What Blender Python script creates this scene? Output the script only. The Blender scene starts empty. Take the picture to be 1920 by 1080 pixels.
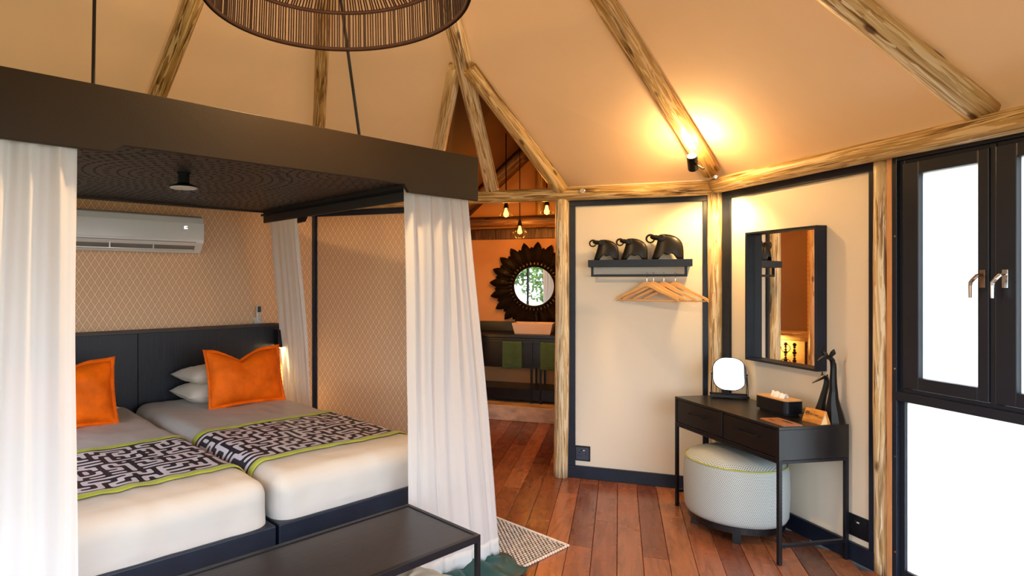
import bpy, math, random
from mathutils import Vector, Matrix, noise
random.seed(7)
S = bpy.context.scene
C = S.collection
R = math.radians
PI = math.pi

# ------------------------------------------------------------------ camera
cam_d = bpy.data.cameras.new('camera')
cam = bpy.data.objects.new('camera', cam_d); C.objects.link(cam)
cam.location = (0, 0, 1.55); cam.rotation_euler = (R(90), 0, 0)
cam_d.sensor_width = 36; cam_d.lens = 1136 / 1920 * 36
cam_d.shift_x = (960 - 747) / 1920; cam_d.shift_y = -(540 - 527) / 1920
cam_d.clip_start = 0.02
S.camera = cam

# ------------------------------------------------------------------ sky, daylight, exposure
S.view_settings.view_transform = 'Standard'; S.view_settings.look = 'None'
S.view_settings.gamma = 1; S.view_settings.use_curve_mapping = False
S.view_settings.exposure = 1.34
W = bpy.data.worlds.new('sky'); S.world = W; W.use_nodes = True
wn = W.node_tree.nodes; wl = W.node_tree.links
bgn = wn['Background']
tc = wn.new('ShaderNodeTexCoord'); sep = wn.new('ShaderNodeSeparateXYZ'); rmp = wn.new('ShaderNodeValToRGB')
wl.new(tc.outputs['Generated'], sep.inputs[0]); wl.new(sep.outputs['Z'], rmp.inputs[0])
rmp.color_ramp.elements[0].position = 0.0; rmp.color_ramp.elements[0].color = (0.90, 0.95, 1.0, 1)
rmp.color_ramp.elements[1].position = 0.7; rmp.color_ramp.elements[1].color = (0.62, 0.77, 1.0, 1)
wl.new(rmp.outputs[0], bgn.inputs['Color']); bgn.inputs['Strength'].default_value = 2.75
S.cycles.max_bounces = 8; S.cycles.diffuse_bounces = 5; S.cycles.glossy_bounces = 4
S.cycles.transmission_bounces = 6; S.cycles.transparent_max_bounces = 8
S.cycles.sample_clamp_indirect = 6; S.cycles.caustics_reflective = False; S.cycles.caustics_refractive = False
S.cycles.use_denoising = True

# ------------------------------------------------------------------ plan of the tent: a regular hexagon
SIDE = 3.295
C0 = Vector((-0.769, 5.565, 0))
def dirv(deg): return Vector((math.cos(R(deg)), math.sin(R(deg)), 0))
C1 = C0 + SIDE * dirv(-20)
C2 = C1 + SIDE * dirv(-80)
C3 = C2 + SIDE * dirv(-140)
C4 = C3 + SIDE * dirv(160)
C5 = C4 + SIDE * dirv(100)
CEN = (C0 + C3) / 2
APEX_Z = 4.20
# frames: origin and angle. Bed wall frame has y into the room, the others have y outwards.
FR = {'B': (C0, 220), 'A': (C0, -20), 'W': (C1, -80), 'E': (C2, -140), 'D': (C3, 160), 'F': (C4, 100)}
def fw(f, x, y, z=0):
    o, a = FR[f]
    d = dirv(a); n = dirv(a + 90)
    return Vector((o.x + d.x * x + n.x * y, o.y + d.y * x + n.y * y, z))

# portals in the open sides let the sky in with little noise
def portal(name, f, x0, x1, z0, z1):
    l = bpy.data.lights.new(name, 'AREA'); l.shape = 'RECTANGLE'; l.size = x1 - x0; l.size_y = z1 - z0
    l.cycles.is_portal = True
    o = bpy.data.objects.new(name, l); C.objects.link(o)
    o.location = fw(f, (x0 + x1) / 2, 0.12, (z0 + z1) / 2)
    n = dirv(FR[f][1] - 90)
    o.rotation_euler = n.to_track_quat('-Z', 'Y').to_euler()
portal('daylight_portal', 'E', 0.1, 3.2, 0.0, 2.1)
portal('daylight_portal', 'D', 0.1, 3.2, 0.0, 2.1)
portal('daylight_portal', 'F', 0.3, 3.0, 0.3, 2.1)
portal('daylight_portal', 'W', 1.33, 2.30, 0.05, 2.15)

# ------------------------------------------------------------------ materials
MT = {}
def newmat(name, col=(0.5, 0.5, 0.5), rough=0.6, metal=0.0, **kw):
    m = bpy.data.materials.new(name); m.use_nodes = True
    b = m.node_tree.nodes['Principled BSDF']
    b.inputs['Base Color'].default_value = (*col, 1); b.inputs['Roughness'].default_value = rough
    b.inputs['Metallic'].default_value = metal
    for k, v in kw.items():
        b.inputs[k.replace('_', ' ')].default_value = v
    MT[name] = m
    return m, m.node_tree.nodes, m.node_tree.links, b
def coords(n, l, kind='Object', scale=(1, 1, 1), rnd=False):
    t = n.new('ShaderNodeTexCoord'); mp = n.new('ShaderNodeMapping'); mp.inputs['Scale'].default_value = scale
    l.new(t.outputs[kind], mp.inputs[0])
    if rnd:
        oi = n.new('ShaderNodeObjectInfo'); mu = n.new('ShaderNodeVectorMath'); mu.operation = 'SCALE'
        cx = n.new('ShaderNodeCombineXYZ')
        for i in range(3): l.new(oi.outputs['Random'], cx.inputs[i])
        l.new(cx.outputs[0], mu.inputs[0]); mu.inputs['Scale'].default_value = 37.0
        ad = n.new('ShaderNodeVectorMath'); ad.operation = 'ADD'
        l.new(mp.outputs[0], ad.inputs[0]); l.new(mu.outputs[0], ad.inputs[1])
        return ad.outputs[0]
    return mp.outputs[0]
def noise_n(n, l, vec, scale, detail=4, rough=0.55, dist=0.0):
    t = n.new('ShaderNodeTexNoise'); t.inputs['Scale'].default_value = scale; t.inputs['Detail'].default_value = detail
    t.inputs['Roughness'].default_value = rough; t.inputs['Distortion'].default_value = dist
    l.new(vec, t.inputs['Vector']); return t.outputs['Fac']
def ramp(n, l, fac, stops):
    r = n.new('ShaderNodeValToRGB'); e = r.color_ramp.elements
    while len(e) < len(stops): e.new(0.5)
    for i, (p, c) in enumerate(stops):
        e[i].position = p; e[i].color = (*c, 1) if len(c) == 3 else c
    l.new(fac, r.inputs[0]); return r.outputs[0]
def bump(n, l, b, h, strength=0.3, dist=0.01):
    u = n.new('ShaderNodeBump'); u.inputs['Strength'].default_value = strength; u.inputs['Distance'].default_value = dist
    l.new(h, u.inputs['Height']); l.new(u.outputs[0], b.inputs['Normal'])
def mathn(n, l, op, a, b=None, c=None):
    m = n.new('ShaderNodeMath'); m.operation = op
    for i, v in enumerate((a, b, c)):
        if v is None: continue
        if isinstance(v, (int, float)): m.inputs[i].default_value = v
        else: l.new(v, m.inputs[i])
    return m.outputs[0]
def simple(name, col, rough=0.6, metal=0.0, var=0.12, scale=6.0, bmp=0.0, bscale=200.0, stretch=(1, 1, 1), **kw):
    m, n, l, b = newmat(name, col, rough, metal, **kw)
    v = coords(n, l, 'Object', stretch, rnd=True)
    f = noise_n(n, l, v, scale)
    l.new(ramp(n, l, f, [(0.3, tuple(c * (1 - var) for c in col)), (0.7, tuple(min(1, c * (1 + var)) for c in col))]), b.inputs['Base Color'])
    if bmp: bump(n, l, b, noise_n(n, l, v, bscale, 2), bmp, 0.002)
    return m

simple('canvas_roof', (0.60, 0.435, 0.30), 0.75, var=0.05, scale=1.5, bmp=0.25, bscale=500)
def thin_canvas():      # the tent skin lets a little warm daylight through
    m = MT['canvas_roof']; n, l = m.node_tree.nodes, m.node_tree.links
    b = n['Principled BSDF']; out = n['Material Output']
    t = n.new('ShaderNodeBsdfTranslucent'); t.inputs[0].default_value = (0.80, 0.36, 0.11, 1)
    mx = n.new('ShaderNodeMixShader'); mx.inputs[0].default_value = 0.065
    l.new(b.outputs[0], mx.inputs[1]); l.new(t.outputs[0], mx.inputs[2]); l.new(mx.outputs[0], out.inputs[0])
thin_canvas()
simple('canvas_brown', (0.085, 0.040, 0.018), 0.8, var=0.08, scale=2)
simple('cream_panel', (0.82, 0.76, 0.64), 0.6, var=0.02, scale=1.2)
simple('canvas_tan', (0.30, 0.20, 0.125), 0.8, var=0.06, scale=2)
simple('bath_wall', (0.72, 0.42, 0.19), 0.7, var=0.05, scale=2)
simple('black_trim', (0.009, 0.015, 0.032), 0.38, Specular_IOR_Level=0.3, var=0.25, scale=8, bmp=0.2, bscale=60, stretch=(1, 1, 1))
simple('black_metal', (0.007, 0.008, 0.012), 0.35, var=0.1, Specular_IOR_Level=0.3)
simple('black_desk', (0.006, 0.0065, 0.009), 0.30, Specular_IOR_Level=0.45, var=0.2, scale=20, bmp=0.15, bscale=120)
simple('headboard', (0.009, 0.011, 0.017), 0.42, Specular_IOR_Level=0.35, var=0.3, scale=10, bmp=0.7, bscale=30, stretch=(9, 9, 0.4))
simple('bench_top', (0.013, 0.014, 0.020), 0.33, Specular_IOR_Level=0.6, var=0.3, scale=10, bmp=0.4, bscale=25, stretch=(0.5, 12, 1))
simple('canopy_board', (0.022, 0.014, 0.007), 0.5, var=0.06, scale=3, bmp=0.2, bscale=300, Specular_IOR_Level=0.2)
simple('canopy_dark', (0.030, 0.022, 0.019), 0.5, var=0.15, scale=4)
simple('black_void', (0.004, 0.004, 0.004), 0.8)
simple('carved_black', (0.005, 0.0045, 0.0045), 0.36, Specular_IOR_Level=0.3, var=0.3, scale=30, bmp=0.2, bscale=60)
simple('duvet', (0.53, 0.52, 0.50), 0.75, var=0.03, scale=3, bmp=0.6, bscale=5, stretch=(1, 4, 4))
simple('pillow_linen', (0.74, 0.69, 0.60), 0.75, var=0.05, scale=5, bmp=0.3, bscale=14)
simple('orange_velvet', (0.80, 0.135, 0.002), 0.6, var=0.25, scale=7, bmp=0.4, bscale=14, Specular_IOR_Level=0.15)
simple('lime', (0.38, 0.42, 0.035), 0.42, var=0.15, scale=12, Sheen_Weight=0.2)
simple('green_towel', (0.06, 0.15, 0.075), 0.85, var=0.12, scale=12, bmp=0.5, bscale=220)
simple('teal_cloth', (0.001, 0.055, 0.062), 0.4, var=0.2, scale=6)
simple('cream_satin', (0.55, 0.49, 0.38), 0.4, var=0.1, scale=4, bmp=0.5, bscale=9)
simple('white_plastic', (0.72, 0.70, 0.67), 0.12, var=0.01, Coat_Weight=0.5)
simple('grey_plastic', (0.22, 0.19, 0.165), 0.4, var=0.05)
simple('white_ceramic', (0.85, 0.78, 0.74), 0.15, var=0.02)
simple('tissue', (0.9, 0.9, 0.9), 0.8, var=0.02)
simple('stone', (0.62, 0.54, 0.43), 0.6, var=0.5, scale=4, bmp=0.2, bscale=20, stretch=(1, 2, 2))
simple('hanger_wood', (0.74, 0.42, 0.15), 0.38, var=0.12, scale=8, stretch=(1, 6, 6))
simple('olive_wood', (0.62, 0.27, 0.055), 0.42, var=0.45, scale=9, stretch=(1.2, 5, 5))
simple('pale_wood', (0.62, 0.36, 0.16), 0.5, var=0.12, scale=12, stretch=(1, 8, 1))
simple('end_grain', (0.86, 0.60, 0.30), 0.6, var=0.12, scale=30)
simple('timber_edge', (0.64, 0.32, 0.13), 0.55, var=0.12, scale=8, stretch=(6, 6, 1))
simple('copper_board', (0.36, 0.15, 0.065), 0.42, var=0.2, scale=15, stretch=(1, 8, 1))
simple('rope_brown', (0.007, 0.0025, 0.0015), 0.8, Specular_IOR_Level=0.1, var=0.35, scale=40)
simple('wax_black', (0.015, 0.012, 0.02), 0.5)
simple('rug_pale', (0.66, 0.56, 0.46), 0.9, var=0.12, scale=30)
simple('rug_dark', (0.028, 0.024, 0.032), 0.95, var=0.3, scale=30)
simple('chrome', (0.75, 0.75, 0.76), 0.18, 1.0, var=0.02)
simple('bronze', (0.30, 0.21, 0.15), 0.3, 0.9, var=0.05)
simple('window_black', (0.013, 0.018, 0.030), 0.33, Specular_IOR_Level=0.4, var=0.1)
simple('ground', (0.20, 0.19, 0.09), 0.9, var=0.4, scale=1)
simple('leaf', (0.12, 0.22, 0.035), 0.5, var=0.5, scale=3)
simple('bark', (0.08, 0.05, 0.03), 0.9, var=0.3, scale=8)
simple('socket_blue', (0.035, 0.05, 0.085), 0.3, var=0.05)
newmat('mirror_glass', (0.93, 0.93, 0.93), 0.015, 1.0)
newmat('screen_dark', (0.05, 0.06, 0.055), 0.2)
newmat('red_dot', (0.7, 0.05, 0.02), 0.4)

# peeled log: pale sapwood with long brown bark patches and scraped streaks
def log_mat(name, pale, mid, dark, hot):
    m, n, l, b = newmat(name, pale, 0.42)
    f = noise_n(n, l, coords(n, l, 'Object', (17, 17, 1.15), rnd=True), 1.0, 5, 0.62, 1.2)
    c1 = ramp(n, l, f, [(0.36, dark), (0.42, mid), (0.46, pale), (0.55, pale), (0.62, mid), (0.70, dark)])
    f2 = noise_n(n, l, coords(n, l, 'Object', (32, 32, 1.7), rnd=True), 1.0, 3, 0.5, 2.4)
    st = ramp(n, l, f2, [(0.515, (0, 0, 0)), (0.545, (1, 1, 1))])
    mx = n.new('ShaderNodeMix'); mx.data_type = 'RGBA'; mx.inputs[7].default_value = (*hot, 1)
    l.new(mathn(n, l, 'MULTIPLY', st, 0.85), mx.inputs[0]); l.new(c1, mx.inputs[6])
    f3 = noise_n(n, l, coords(n, l, 'Object', (60, 60, 1.2), rnd=True), 1.0, 2, 0.5, 1.0)
    ck = ramp(n, l, f3, [(0.30, (0.30, 0.22, 0.14)), (0.40, (1, 1, 1))])
    vo = n.new('ShaderNodeTexVoronoi'); vo.inputs['Scale'].default_value = 1.0
    l.new(coords(n, l, 'Object', (9, 9, 3.4), rnd=True), vo.inputs['Vector'])
    k = ramp(n, l, vo.outputs['Distance'], [(0.08, (0.12, 0.05, 0.02)), (0.15, (1, 1, 1))])
    m1 = n.new('ShaderNodeMix'); m1.data_type = 'RGBA'; m1.blend_type = 'MULTIPLY'; m1.inputs[0].default_value = 0.75
    l.new(mx.outputs[2], m1.inputs[6]); l.new(ck, m1.inputs[7])
    m2 = n.new('ShaderNodeMix'); m2.data_type = 'RGBA'; m2.blend_type = 'MULTIPLY'; m2.inputs[0].default_value = 0.85
    l.new(m1.outputs[2], m2.inputs[6]); l.new(k, m2.inputs[7])
    l.new(m2.outputs[2], b.inputs['Base Color'])
    bump(n, l, b, f2, 0.6, 0.006)
log_mat('log', (0.50, 0.33, 0.12), (0.30, 0.18, 0.055), (0.11, 0.055, 0.016), (0.80, 0.64, 0.36))
log_mat('log_pale', (0.66, 0.50, 0.26), (0.44, 0.29, 0.12), (0.20, 0.11, 0.035), (0.88, 0.78, 0.56))
log_mat('log_dark', (0.09, 0.045, 0.018), (0.05, 0.024, 0.009), (0.02, 0.010, 0.004), (0.16, 0.09, 0.04))

# wallpaper: lattice of diamonds with a small diamond in each
def wallpaper():
    m, n, l, b = newmat('wallpaper', (0.5, 0.3, 0.16), 0.6)
    t = n.new('ShaderNodeTexCoord'); sp = n.new('ShaderNodeSeparateXYZ'); l.new(t.outputs['Object'], sp.inputs[0])
    u = mathn(n, l, 'ABSOLUTE', mathn(n, l, 'SUBTRACT', mathn(n, l, 'FRACT', mathn(n, l, 'MULTIPLY', sp.outputs[0], 1 / 0.053)), 0.5))
    v = mathn(n, l, 'ABSOLUTE', mathn(n, l, 'SUBTRACT', mathn(n, l, 'FRACT', mathn(n, l, 'MULTIPLY', sp.outputs[2], 1 / 0.088)), 0.5))
    d = mathn(n, l, 'ADD', u, v)          # 0 centre, 0.5 lattice line, 1 corner
    lat = mathn(n, l, 'ABSOLUTE', mathn(n, l, 'SUBTRACT', d, 0.5))
    e = mathn(n, l, 'SUBTRACT', 0.5, lat)  # 0 at the centre of each diamond of the lattice, .5 on its outline
    line1 = mathn(n, l, 'GREATER_THAN', e, 0.445)
    ring = mathn(n, l, 'LESS_THAN', mathn(n, l, 'ABSOLUTE', mathn(n, l, 'SUBTRACT', e, 0.215)), 0.035)
    dot = mathn(n, l, 'LESS_THAN', e, 0.075)
    fine = mathn(n, l, 'MULTIPLY', mathn(n, l, 'GREATER_THAN', mathn(n, l, 'FRACT', mathn(n, l, 'MULTIPLY', e, 11)), 0.6), 0.22)
    a = mathn(n, l, 'MAXIMUM', line1, mathn(n, l, 'MULTIPLY', ring, 0.4))
    a = mathn(n, l, 'MAXIMUM', a, mathn(n, l, 'MULTIPLY', dot, 0.75))
    a = mathn(n, l, 'MAXIMUM', a, fine)
    col = ramp(n, l, a, [(0.0, (0.60, 0.34, 0.18)), (1.0, (0.88, 0.66, 0.44))])
    l.new(col, b.inputs['Base Color'])
wallpaper()

# floor planks: every plank its own tone
def plank_mat():
    m, n, l, b = newmat('plank', (0.3, 0.1, 0.04), 0.25)
    oi = n.new('ShaderNodeObjectInfo')
    base = ramp(n, l, oi.outputs['Random'], [(0.0, (0.125, 0.036, 0.016)), (0.25, (0.25, 0.078, 0.031)), (0.5, (0.37, 0.135, 0.060)), (0.72, (0.19, 0.058, 0.025)), (0.9, (0.41, 0.165, 0.075)), (1.0, (0.075, 0.030, 0.022))])
    v = coords(n, l, 'Object', (14, 1.6, 4), rnd=True)
    f = noise_n(n, l, v, 1.6, 5, 0.62, 1.3)
    g = ramp(n, l, f, [(0.28, (0.42, 0.36, 0.34)), (0.5, (0.95, 0.95, 0.95)), (0.75, (1.35, 1.25, 1.2))])
    mx = n.new('ShaderNodeMix'); mx.data_type = 'RGBA'; mx.blend_type = 'MULTIPLY'; mx.inputs[0].default_value = 0.75
    l.new(base, mx.inputs[6]); l.new(g, mx.inputs[7]); l.new(mx.outputs[2], b.inputs['Base Color'])
    v2 = coords(n, l, 'Object', (3, 3, 3), rnd=True)
    r = ramp(n, l, noise_n(n, l, v2, 2.0, 3), [(0.3, (0.17,) * 3), (0.7, (0.33,) * 3)])
    l.new(r, b.inputs['Roughness'])
    bump(n, l, b, f, 0.12, 0.003)
plank_mat()

# sheer curtain
def curtain_mat():
    m = bpy.data.materials.new('voile'); m.use_nodes = True; MT['voile'] = m
    n, l = m.node_tree.nodes, m.node_tree.links
    out = n['Material Output']; n.remove(n['Principled BSDF'])
    d = n.new('ShaderNodeBsdfDiffuse'); d.inputs[0].default_value = (0.84, 0.84, 0.84, 1)
    t = n.new('ShaderNodeBsdfTranslucent'); t.inputs[0].default_value = (0.84, 0.84, 0.84, 1)
    mx = n.new('ShaderNodeMixShader'); mx.inputs[0].default_value = 0.38
    l.new(d.outputs[0], mx.inputs[1]); l.new(t.outputs[0], mx.inputs[2])
    tr = n.new('ShaderNodeBsdfTransparent'); m2 = n.new('ShaderNodeMixShader'); m2.inputs[0].default_value = 0.06
    l.new(mx.outputs[0], m2.inputs[1]); l.new(tr.outputs[0], m2.inputs[2]); l.new(m2.outputs[0], out.inputs[0])
curtain_mat()
def frosted():
    m = bpy.data.materials.new('frosted'); m.use_nodes = True; MT['frosted'] = m
    n, l = m.node_tree.nodes, m.node_tree.links
    out = n['Material Output']; n.remove(n['Principled BSDF'])
    t = n.new('ShaderNodeBsdfTranslucent'); t.inputs[0].default_value = (0.96, 0.94, 0.90, 1)
    g = n.new('ShaderNodeBsdfGlossy'); g.inputs[1].default_value = 0.25
    mx = n.new('ShaderNodeMixShader'); mx.inputs[0].default_value = 0.04
    l.new(t.outputs[0], mx.inputs[1]); l.new(g.outputs[0], mx.inputs[2]); l.new(mx.outputs[0], out.inputs[0])
frosted()
def emit(name, col, s):
    m = bpy.data.materials.new(name); m.use_nodes = True; MT[name] = m
    n, l = m.node_tree.nodes, m.node_tree.links; n.remove(n['Principled BSDF'])
    e = n.new('ShaderNodeEmission'); e.inputs[0].default_value = (*col, 1); e.inputs[1].default_value = s
    l.new(e.outputs[0], n['Material Output'].inputs[0])
emit('bulb_amber', (1.0, 0.34, 0.04), 5)
emit('bulb_warm', (1.0, 0.72, 0.38), 90)
emit('display_white', (0.9, 0.95, 1.0), 1.6)
def clear_glass():
    m = bpy.data.materials.new('clear_glass'); m.use_nodes = True; MT['clear_glass'] = m
    n, l = m.node_tree.nodes, m.node_tree.links
    out = n['Material Output']; n.remove(n['Principled BSDF'])
    t = n.new('ShaderNodeBsdfTransparent'); t.inputs[0].default_value = (1, 0.9, 0.75, 1)
    g = n.new('ShaderNodeBsdfGlossy'); g.inputs[1].default_value = 0.05
    mx = n.new('ShaderNodeMixShader'); mx.inputs[0].default_value = 0.1
    l.new(t.outputs[0], mx.inputs[1]); l.new(g.outputs[0], mx.inputs[2]); l.new(mx.outputs[0], out.inputs[0])
clear_glass()
# runner print: thresholds the maze field stored on the cloth
def maze_mat():
    m, n, l, b = newmat('maze_print', (0.5, 0.5, 0.5), 0.6)
    a = n.new('ShaderNodeAttribute'); a.attribute_name = 'maze'
    l.new(ramp(n, l, a.outputs['Fac'], [(0.46, (0.014, 0.011, 0.020)), (0.54, (0.74, 0.69, 0.74))]), b.inputs['Base Color'])
maze_mat()
# ottoman weave: pale cloth with dark dots in offset rows (vertex coordinates of the cloth's own unrolled pattern)
def weave_mat():
    m, n, l, b = newmat('dotted_weave', (0.6, 0.62, 0.6), 0.8)
    t = n.new('ShaderNodeTexCoord'); sp = n.new('ShaderNodeSeparateXYZ'); l.new(t.outputs['UV'], sp.inputs[0])
    row = mathn(n, l, 'MULTIPLY', sp.outputs[1], 1 / 0.0085)
    off = mathn(n, l, 'MULTIPLY', mathn(n, l, 'FLOOR', row), 0.36)
    u = mathn(n, l, 'FRACT', mathn(n, l, 'ADD', mathn(n, l, 'MULTIPLY', sp.outputs[0], 1 / 0.0105), off))
    v = mathn(n, l, 'FRACT', row)
    du = mathn(n, l, 'MULTIPLY', mathn(n, l, 'SUBTRACT', u, 0.5), 1.25); dv = mathn(n, l, 'SUBTRACT', v, 0.5)
    dd = mathn(n, l, 'ADD', mathn(n, l, 'MULTIPLY', du, du), mathn(n, l, 'MULTIPLY', dv, dv))
    l.new(ramp(n, l, dd, [(0.05, (0.02, 0.03, 0.035)), (0.11, (0.54, 0.61, 0.61))]), b.inputs['Base Color'])
    bump(n, l, b, dd, 0.3, 0.002)
weave_mat()

# ------------------------------------------------------------------ mesh builder
class MB:
    def __init__(s): s.v = []; s.f = []; s.uv = None
    def add(s, vs, fs):
        o = len(s.v); s.v += [tuple(p) for p in vs]; s.f += [tuple(i + o for i in f) for f in fs]; return s
    def box(s, x0, x1, y0, y1, z0, z1, M=None):
        vs = [Vector((x, y, z)) for z in (z0, z1) for y in (y0, y1) for x in (x0, x1)]
        if M is not None: vs = [M @ p for p in vs]
        return s.add(vs, [(0, 2, 3, 1), (4, 5, 7, 6), (0, 1, 5, 4), (1, 3, 7, 5), (3, 2, 6, 7), (2, 0, 4, 6)])
    def tube(s, pts, rad, n=12, cap=True, closed=False, flat=1.0):
        pts = [Vector(p) for p in pts]; k = len(pts)
        if not isinstance(rad, (list, tuple)): rad = [rad] * k
        ref = None; rings = []
        for i in range(k):
            if closed: t = (pts[(i + 1) % k] - pts[i - 1]).normalized()
            else: t = (pts[min(i + 1, k - 1)] - pts[max(i - 1, 0)]).normalized()
            if ref is None:
                ref = Vector((0, 0, 1)) if abs(t.z) < 0.9 else Vector((0, 1, 0))
                ref = (ref - t * ref.dot(t)).normalized()
            else:
                ref = (ref - t * ref.dot(t)).normalized()
            b = t.cross(ref)
            rings.append([pts[i] + (ref * math.cos(2 * PI * j / n) + b * math.sin(2 * PI * j / n) * flat) * rad[i] for j in range(n)])
        vs = [p for r in rings for p in r]; fs = []
        for i in range(k if closed else k - 1):
            a = i * n; b2 = ((i + 1) % k) * n
            for j in range(n):
                fs.append((a + j, a + (j + 1) % n, b2 + (j + 1) % n, b2 + j))
        if cap and not closed:
            fs.append(tuple(range(n - 1, -1, -1))); fs.append(tuple((k - 1) * n + j for j in range(n)))
        return s.add(vs, fs)
    def bar(s, p0, p1, w, h=None):
        p0 = Vector(p0); p1 = Vector(p1); h = h or w; t = (p1 - p0); L = t.length; t.normalize()
        up = Vector((0, 0, 1)) if abs(t.z) < 0.95 else Vector((0, 1, 0))
        x = t.cross(up).normalized(); z = x.cross(t)
        M = Matrix((x, t, z)).transposed().to_4x4(); M.translation = p0
        return s.box(-w / 2, w / 2, 0, L, -h / 2, h / 2, M)
    def lathe(s, prof, n=32, M=None, sx=1, sy=1, cap=True):
        vs = []; fs = []
        for r, z in prof:
            for j in range(n):
                p = Vector((r * math.cos(2 * PI * j / n) * sx, r * math.sin(2 * PI * j / n) * sy, z))
                vs.append(M @ p if M is not None else p)
        for i in range(len(prof) - 1):
            for j in range(n):
                fs.append((i * n + j, i * n + (j + 1) % n, (i + 1) * n + (j + 1) % n, (i + 1) * n + j))
        if cap and prof[0][0] > 1e-5: fs.append(tuple(range(n - 1, -1, -1)))
        if cap and prof[-1][0] > 1e-5: fs.append(tuple((len(prof) - 1) * n + j for j in range(n)))
        return s.add(vs, fs)
    def ell(s, c, r, M=None, nu=16, nv=10):
        c = Vector(c); prof = []
        vs = []; fs = []
        for i in range(nv + 1):
            a = -PI / 2 + PI * i / nv
            for j in range(nu):
                p = Vector((r[0] * math.cos(a) * math.cos(2 * PI * j / nu), r[1] * math.cos(a) * math.sin(2 * PI * j / nu), r[2] * math.sin(a)))
                if M is not None: p = M @ p
                vs.append(c + p)
        for i in range(nv):
            for j in range(nu): fs.append((i * nu + j, i * nu + (j + 1) % nu, (i + 1) * nu + (j + 1) % nu, (i + 1) * nu + j))
        return s.add(vs, fs)
    def grid(s, nu, nv, fn):
        vs = [fn(i / nu, j / nv) for j in range(nv + 1) for i in range(nu + 1)]
        fs = [(j * (nu + 1) + i, j * (nu + 1) + i + 1, (j + 1) * (nu + 1) + i + 1, (j + 1) * (nu + 1) + i) for j in range(nv) for i in range(nu)]
        return s.add(vs, fs)
    def prism(s, poly, y0, y1, M=None):      # polygon in x,z extruded along y
        k = len(poly)
        vs = [Vector((x, y0, z)) for x, z in poly] + [Vector((x, y1, z)) for x, z in poly]
        if M is not None: vs = [M @ p for p in vs]
        fs = [tuple(range(k)), tuple(range(2 * k - 1, k - 1, -1))] + [(i, k + i, k + (i + 1) % k, (i + 1) % k) for i in range(k)]
        return s.add(vs, fs)
    def mesh(s, name):
        me = bpy.data.meshes.new(name); me.from_pydata(s.v, [], s.f); me.update()
        return me
    def build(s, name, mat, parent=None, smooth=False, bevel=0.0, seg=2, sub=0, solid=0.0, autos=None):
        me = s.mesh(name)
        if mat: me.materials.append(MT[mat])
        if smooth: me.polygons.foreach_set('use_smooth', [True] * len(me.polygons))
        o = bpy.data.objects.new(name, me); C.objects.link(o)
        if parent is not None: o.parent = parent
        if solid:
            m = o.modifiers.new('solid', 'SOLIDIFY'); m.thickness = solid; m.offset = 0
        if bevel:
            m = o.modifiers.new('bevel', 'BEVEL'); m.width = bevel; m.segments = seg; m.limit_method = 'ANGLE'; m.harden_normals = False
        if sub:
            m = o.modifiers.new('sub', 'SUBSURF'); m.levels = sub; m.render_levels = sub
        return o
def tag(o, label=None, cat=None, group=None, kind=None):
    if label: o['label'] = label
    if cat: o['category'] = cat
    if group: o['group'] = group
    if kind: o['kind'] = kind
    return o
def at(o, f, x=0, y=0, z=0, rz=0, world=False):
    o.location = fw(f, x, y, z); o.rotation_euler = (0, 0, R(rz if world else FR[f][1] + rz)); return o
def thing(name, label, cat, f, x=0, y=0, z=0, rz=0, group=None, world=False):
    o = bpy.data.objects.new(name, None); o.empty_display_size = 0.1; C.objects.link(o)
    at(o, f, x, y, z, rz, world); return tag(o, label, cat, group)
def copy_tree(o, parent=None):
    c = o.copy(); C.objects.link(c)
    if parent is not None: c.parent = parent
    for ch in list(o.children): copy_tree(ch, c)
    return c
def lamp(name, kind, loc, power, col, size=0.03, parent=None, **kw):
    l = bpy.data.lights.new(name, kind); l.energy = power; l.color = col
    if kind in ('POINT', 'SPOT'): l.shadow_soft_size = size
    for k, v in kw.items(): setattr(l, k, v)
    o = bpy.data.objects.new(name, l); C.objects.link(o); o.location = loc
    if parent is not None: o.parent = parent
    return o

# ------------------------------------------------------------------ floor
floor = bpy.data.objects.new('floor', None); C.objects.link(floor); at(floor, 'A'); floor['kind'] = 'structure'
MB().box(-1.75, 5.05, -5.8, 2.6, -0.12, -0.022).build('subfloor', 'black_void', floor)
PW = 0.136
def plank_span(a):
    h = 2.854
    if -1.62 < a < 0: hh = (a + 1.647) * math.sqrt(3); return (-h - hh, -h + hh)
    if 0 <= a <= SIDE:
        top = 1.80 if 0.78 < a < 2.5 else 0.02
        return (-2 * h, top)
    if SIDE < a < SIDE + 1.62: hh = (SIDE + 1.647 - a) * math.sqrt(3); return (-h - hh, -h + hh)
    return None
a = -1.60
while a < SIDE + 1.65:
    sp = plank_span(a + PW / 2)
    if sp and sp[1] - sp[0] > 0.2:
        y = sp[0]; first = True
        while y < sp[1] - 0.02:
            L = random.uniform(0.5, 1.9) if first else random.uniform(1.0, 2.3)
            first = False
            y2 = min(y + L, sp[1])
            if sp[1] - y2 < 0.35: y2 = sp[1]
            dz = random.uniform(-0.0012, 0.0)
            p = MB().box(-PW / 2 + 0.0013, PW / 2 - 0.0013, -(y2 - y) / 2 + 0.001, (y2 - y) / 2 - 0.001, -0.022, dz).build('plank', 'plank', floor, bevel=0.0018, seg=1)
            p.location = (a + PW / 2, (y + y2) / 2, 0)
            y = y2
    a += PW

# ------------------------------------------------------------------ walls
def wall(name, f):
    o = bpy.data.objects.new(name, None); C.objects.link(o); at(o, f); o['kind'] = 'structure'; return o
ZP = 2.30
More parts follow.
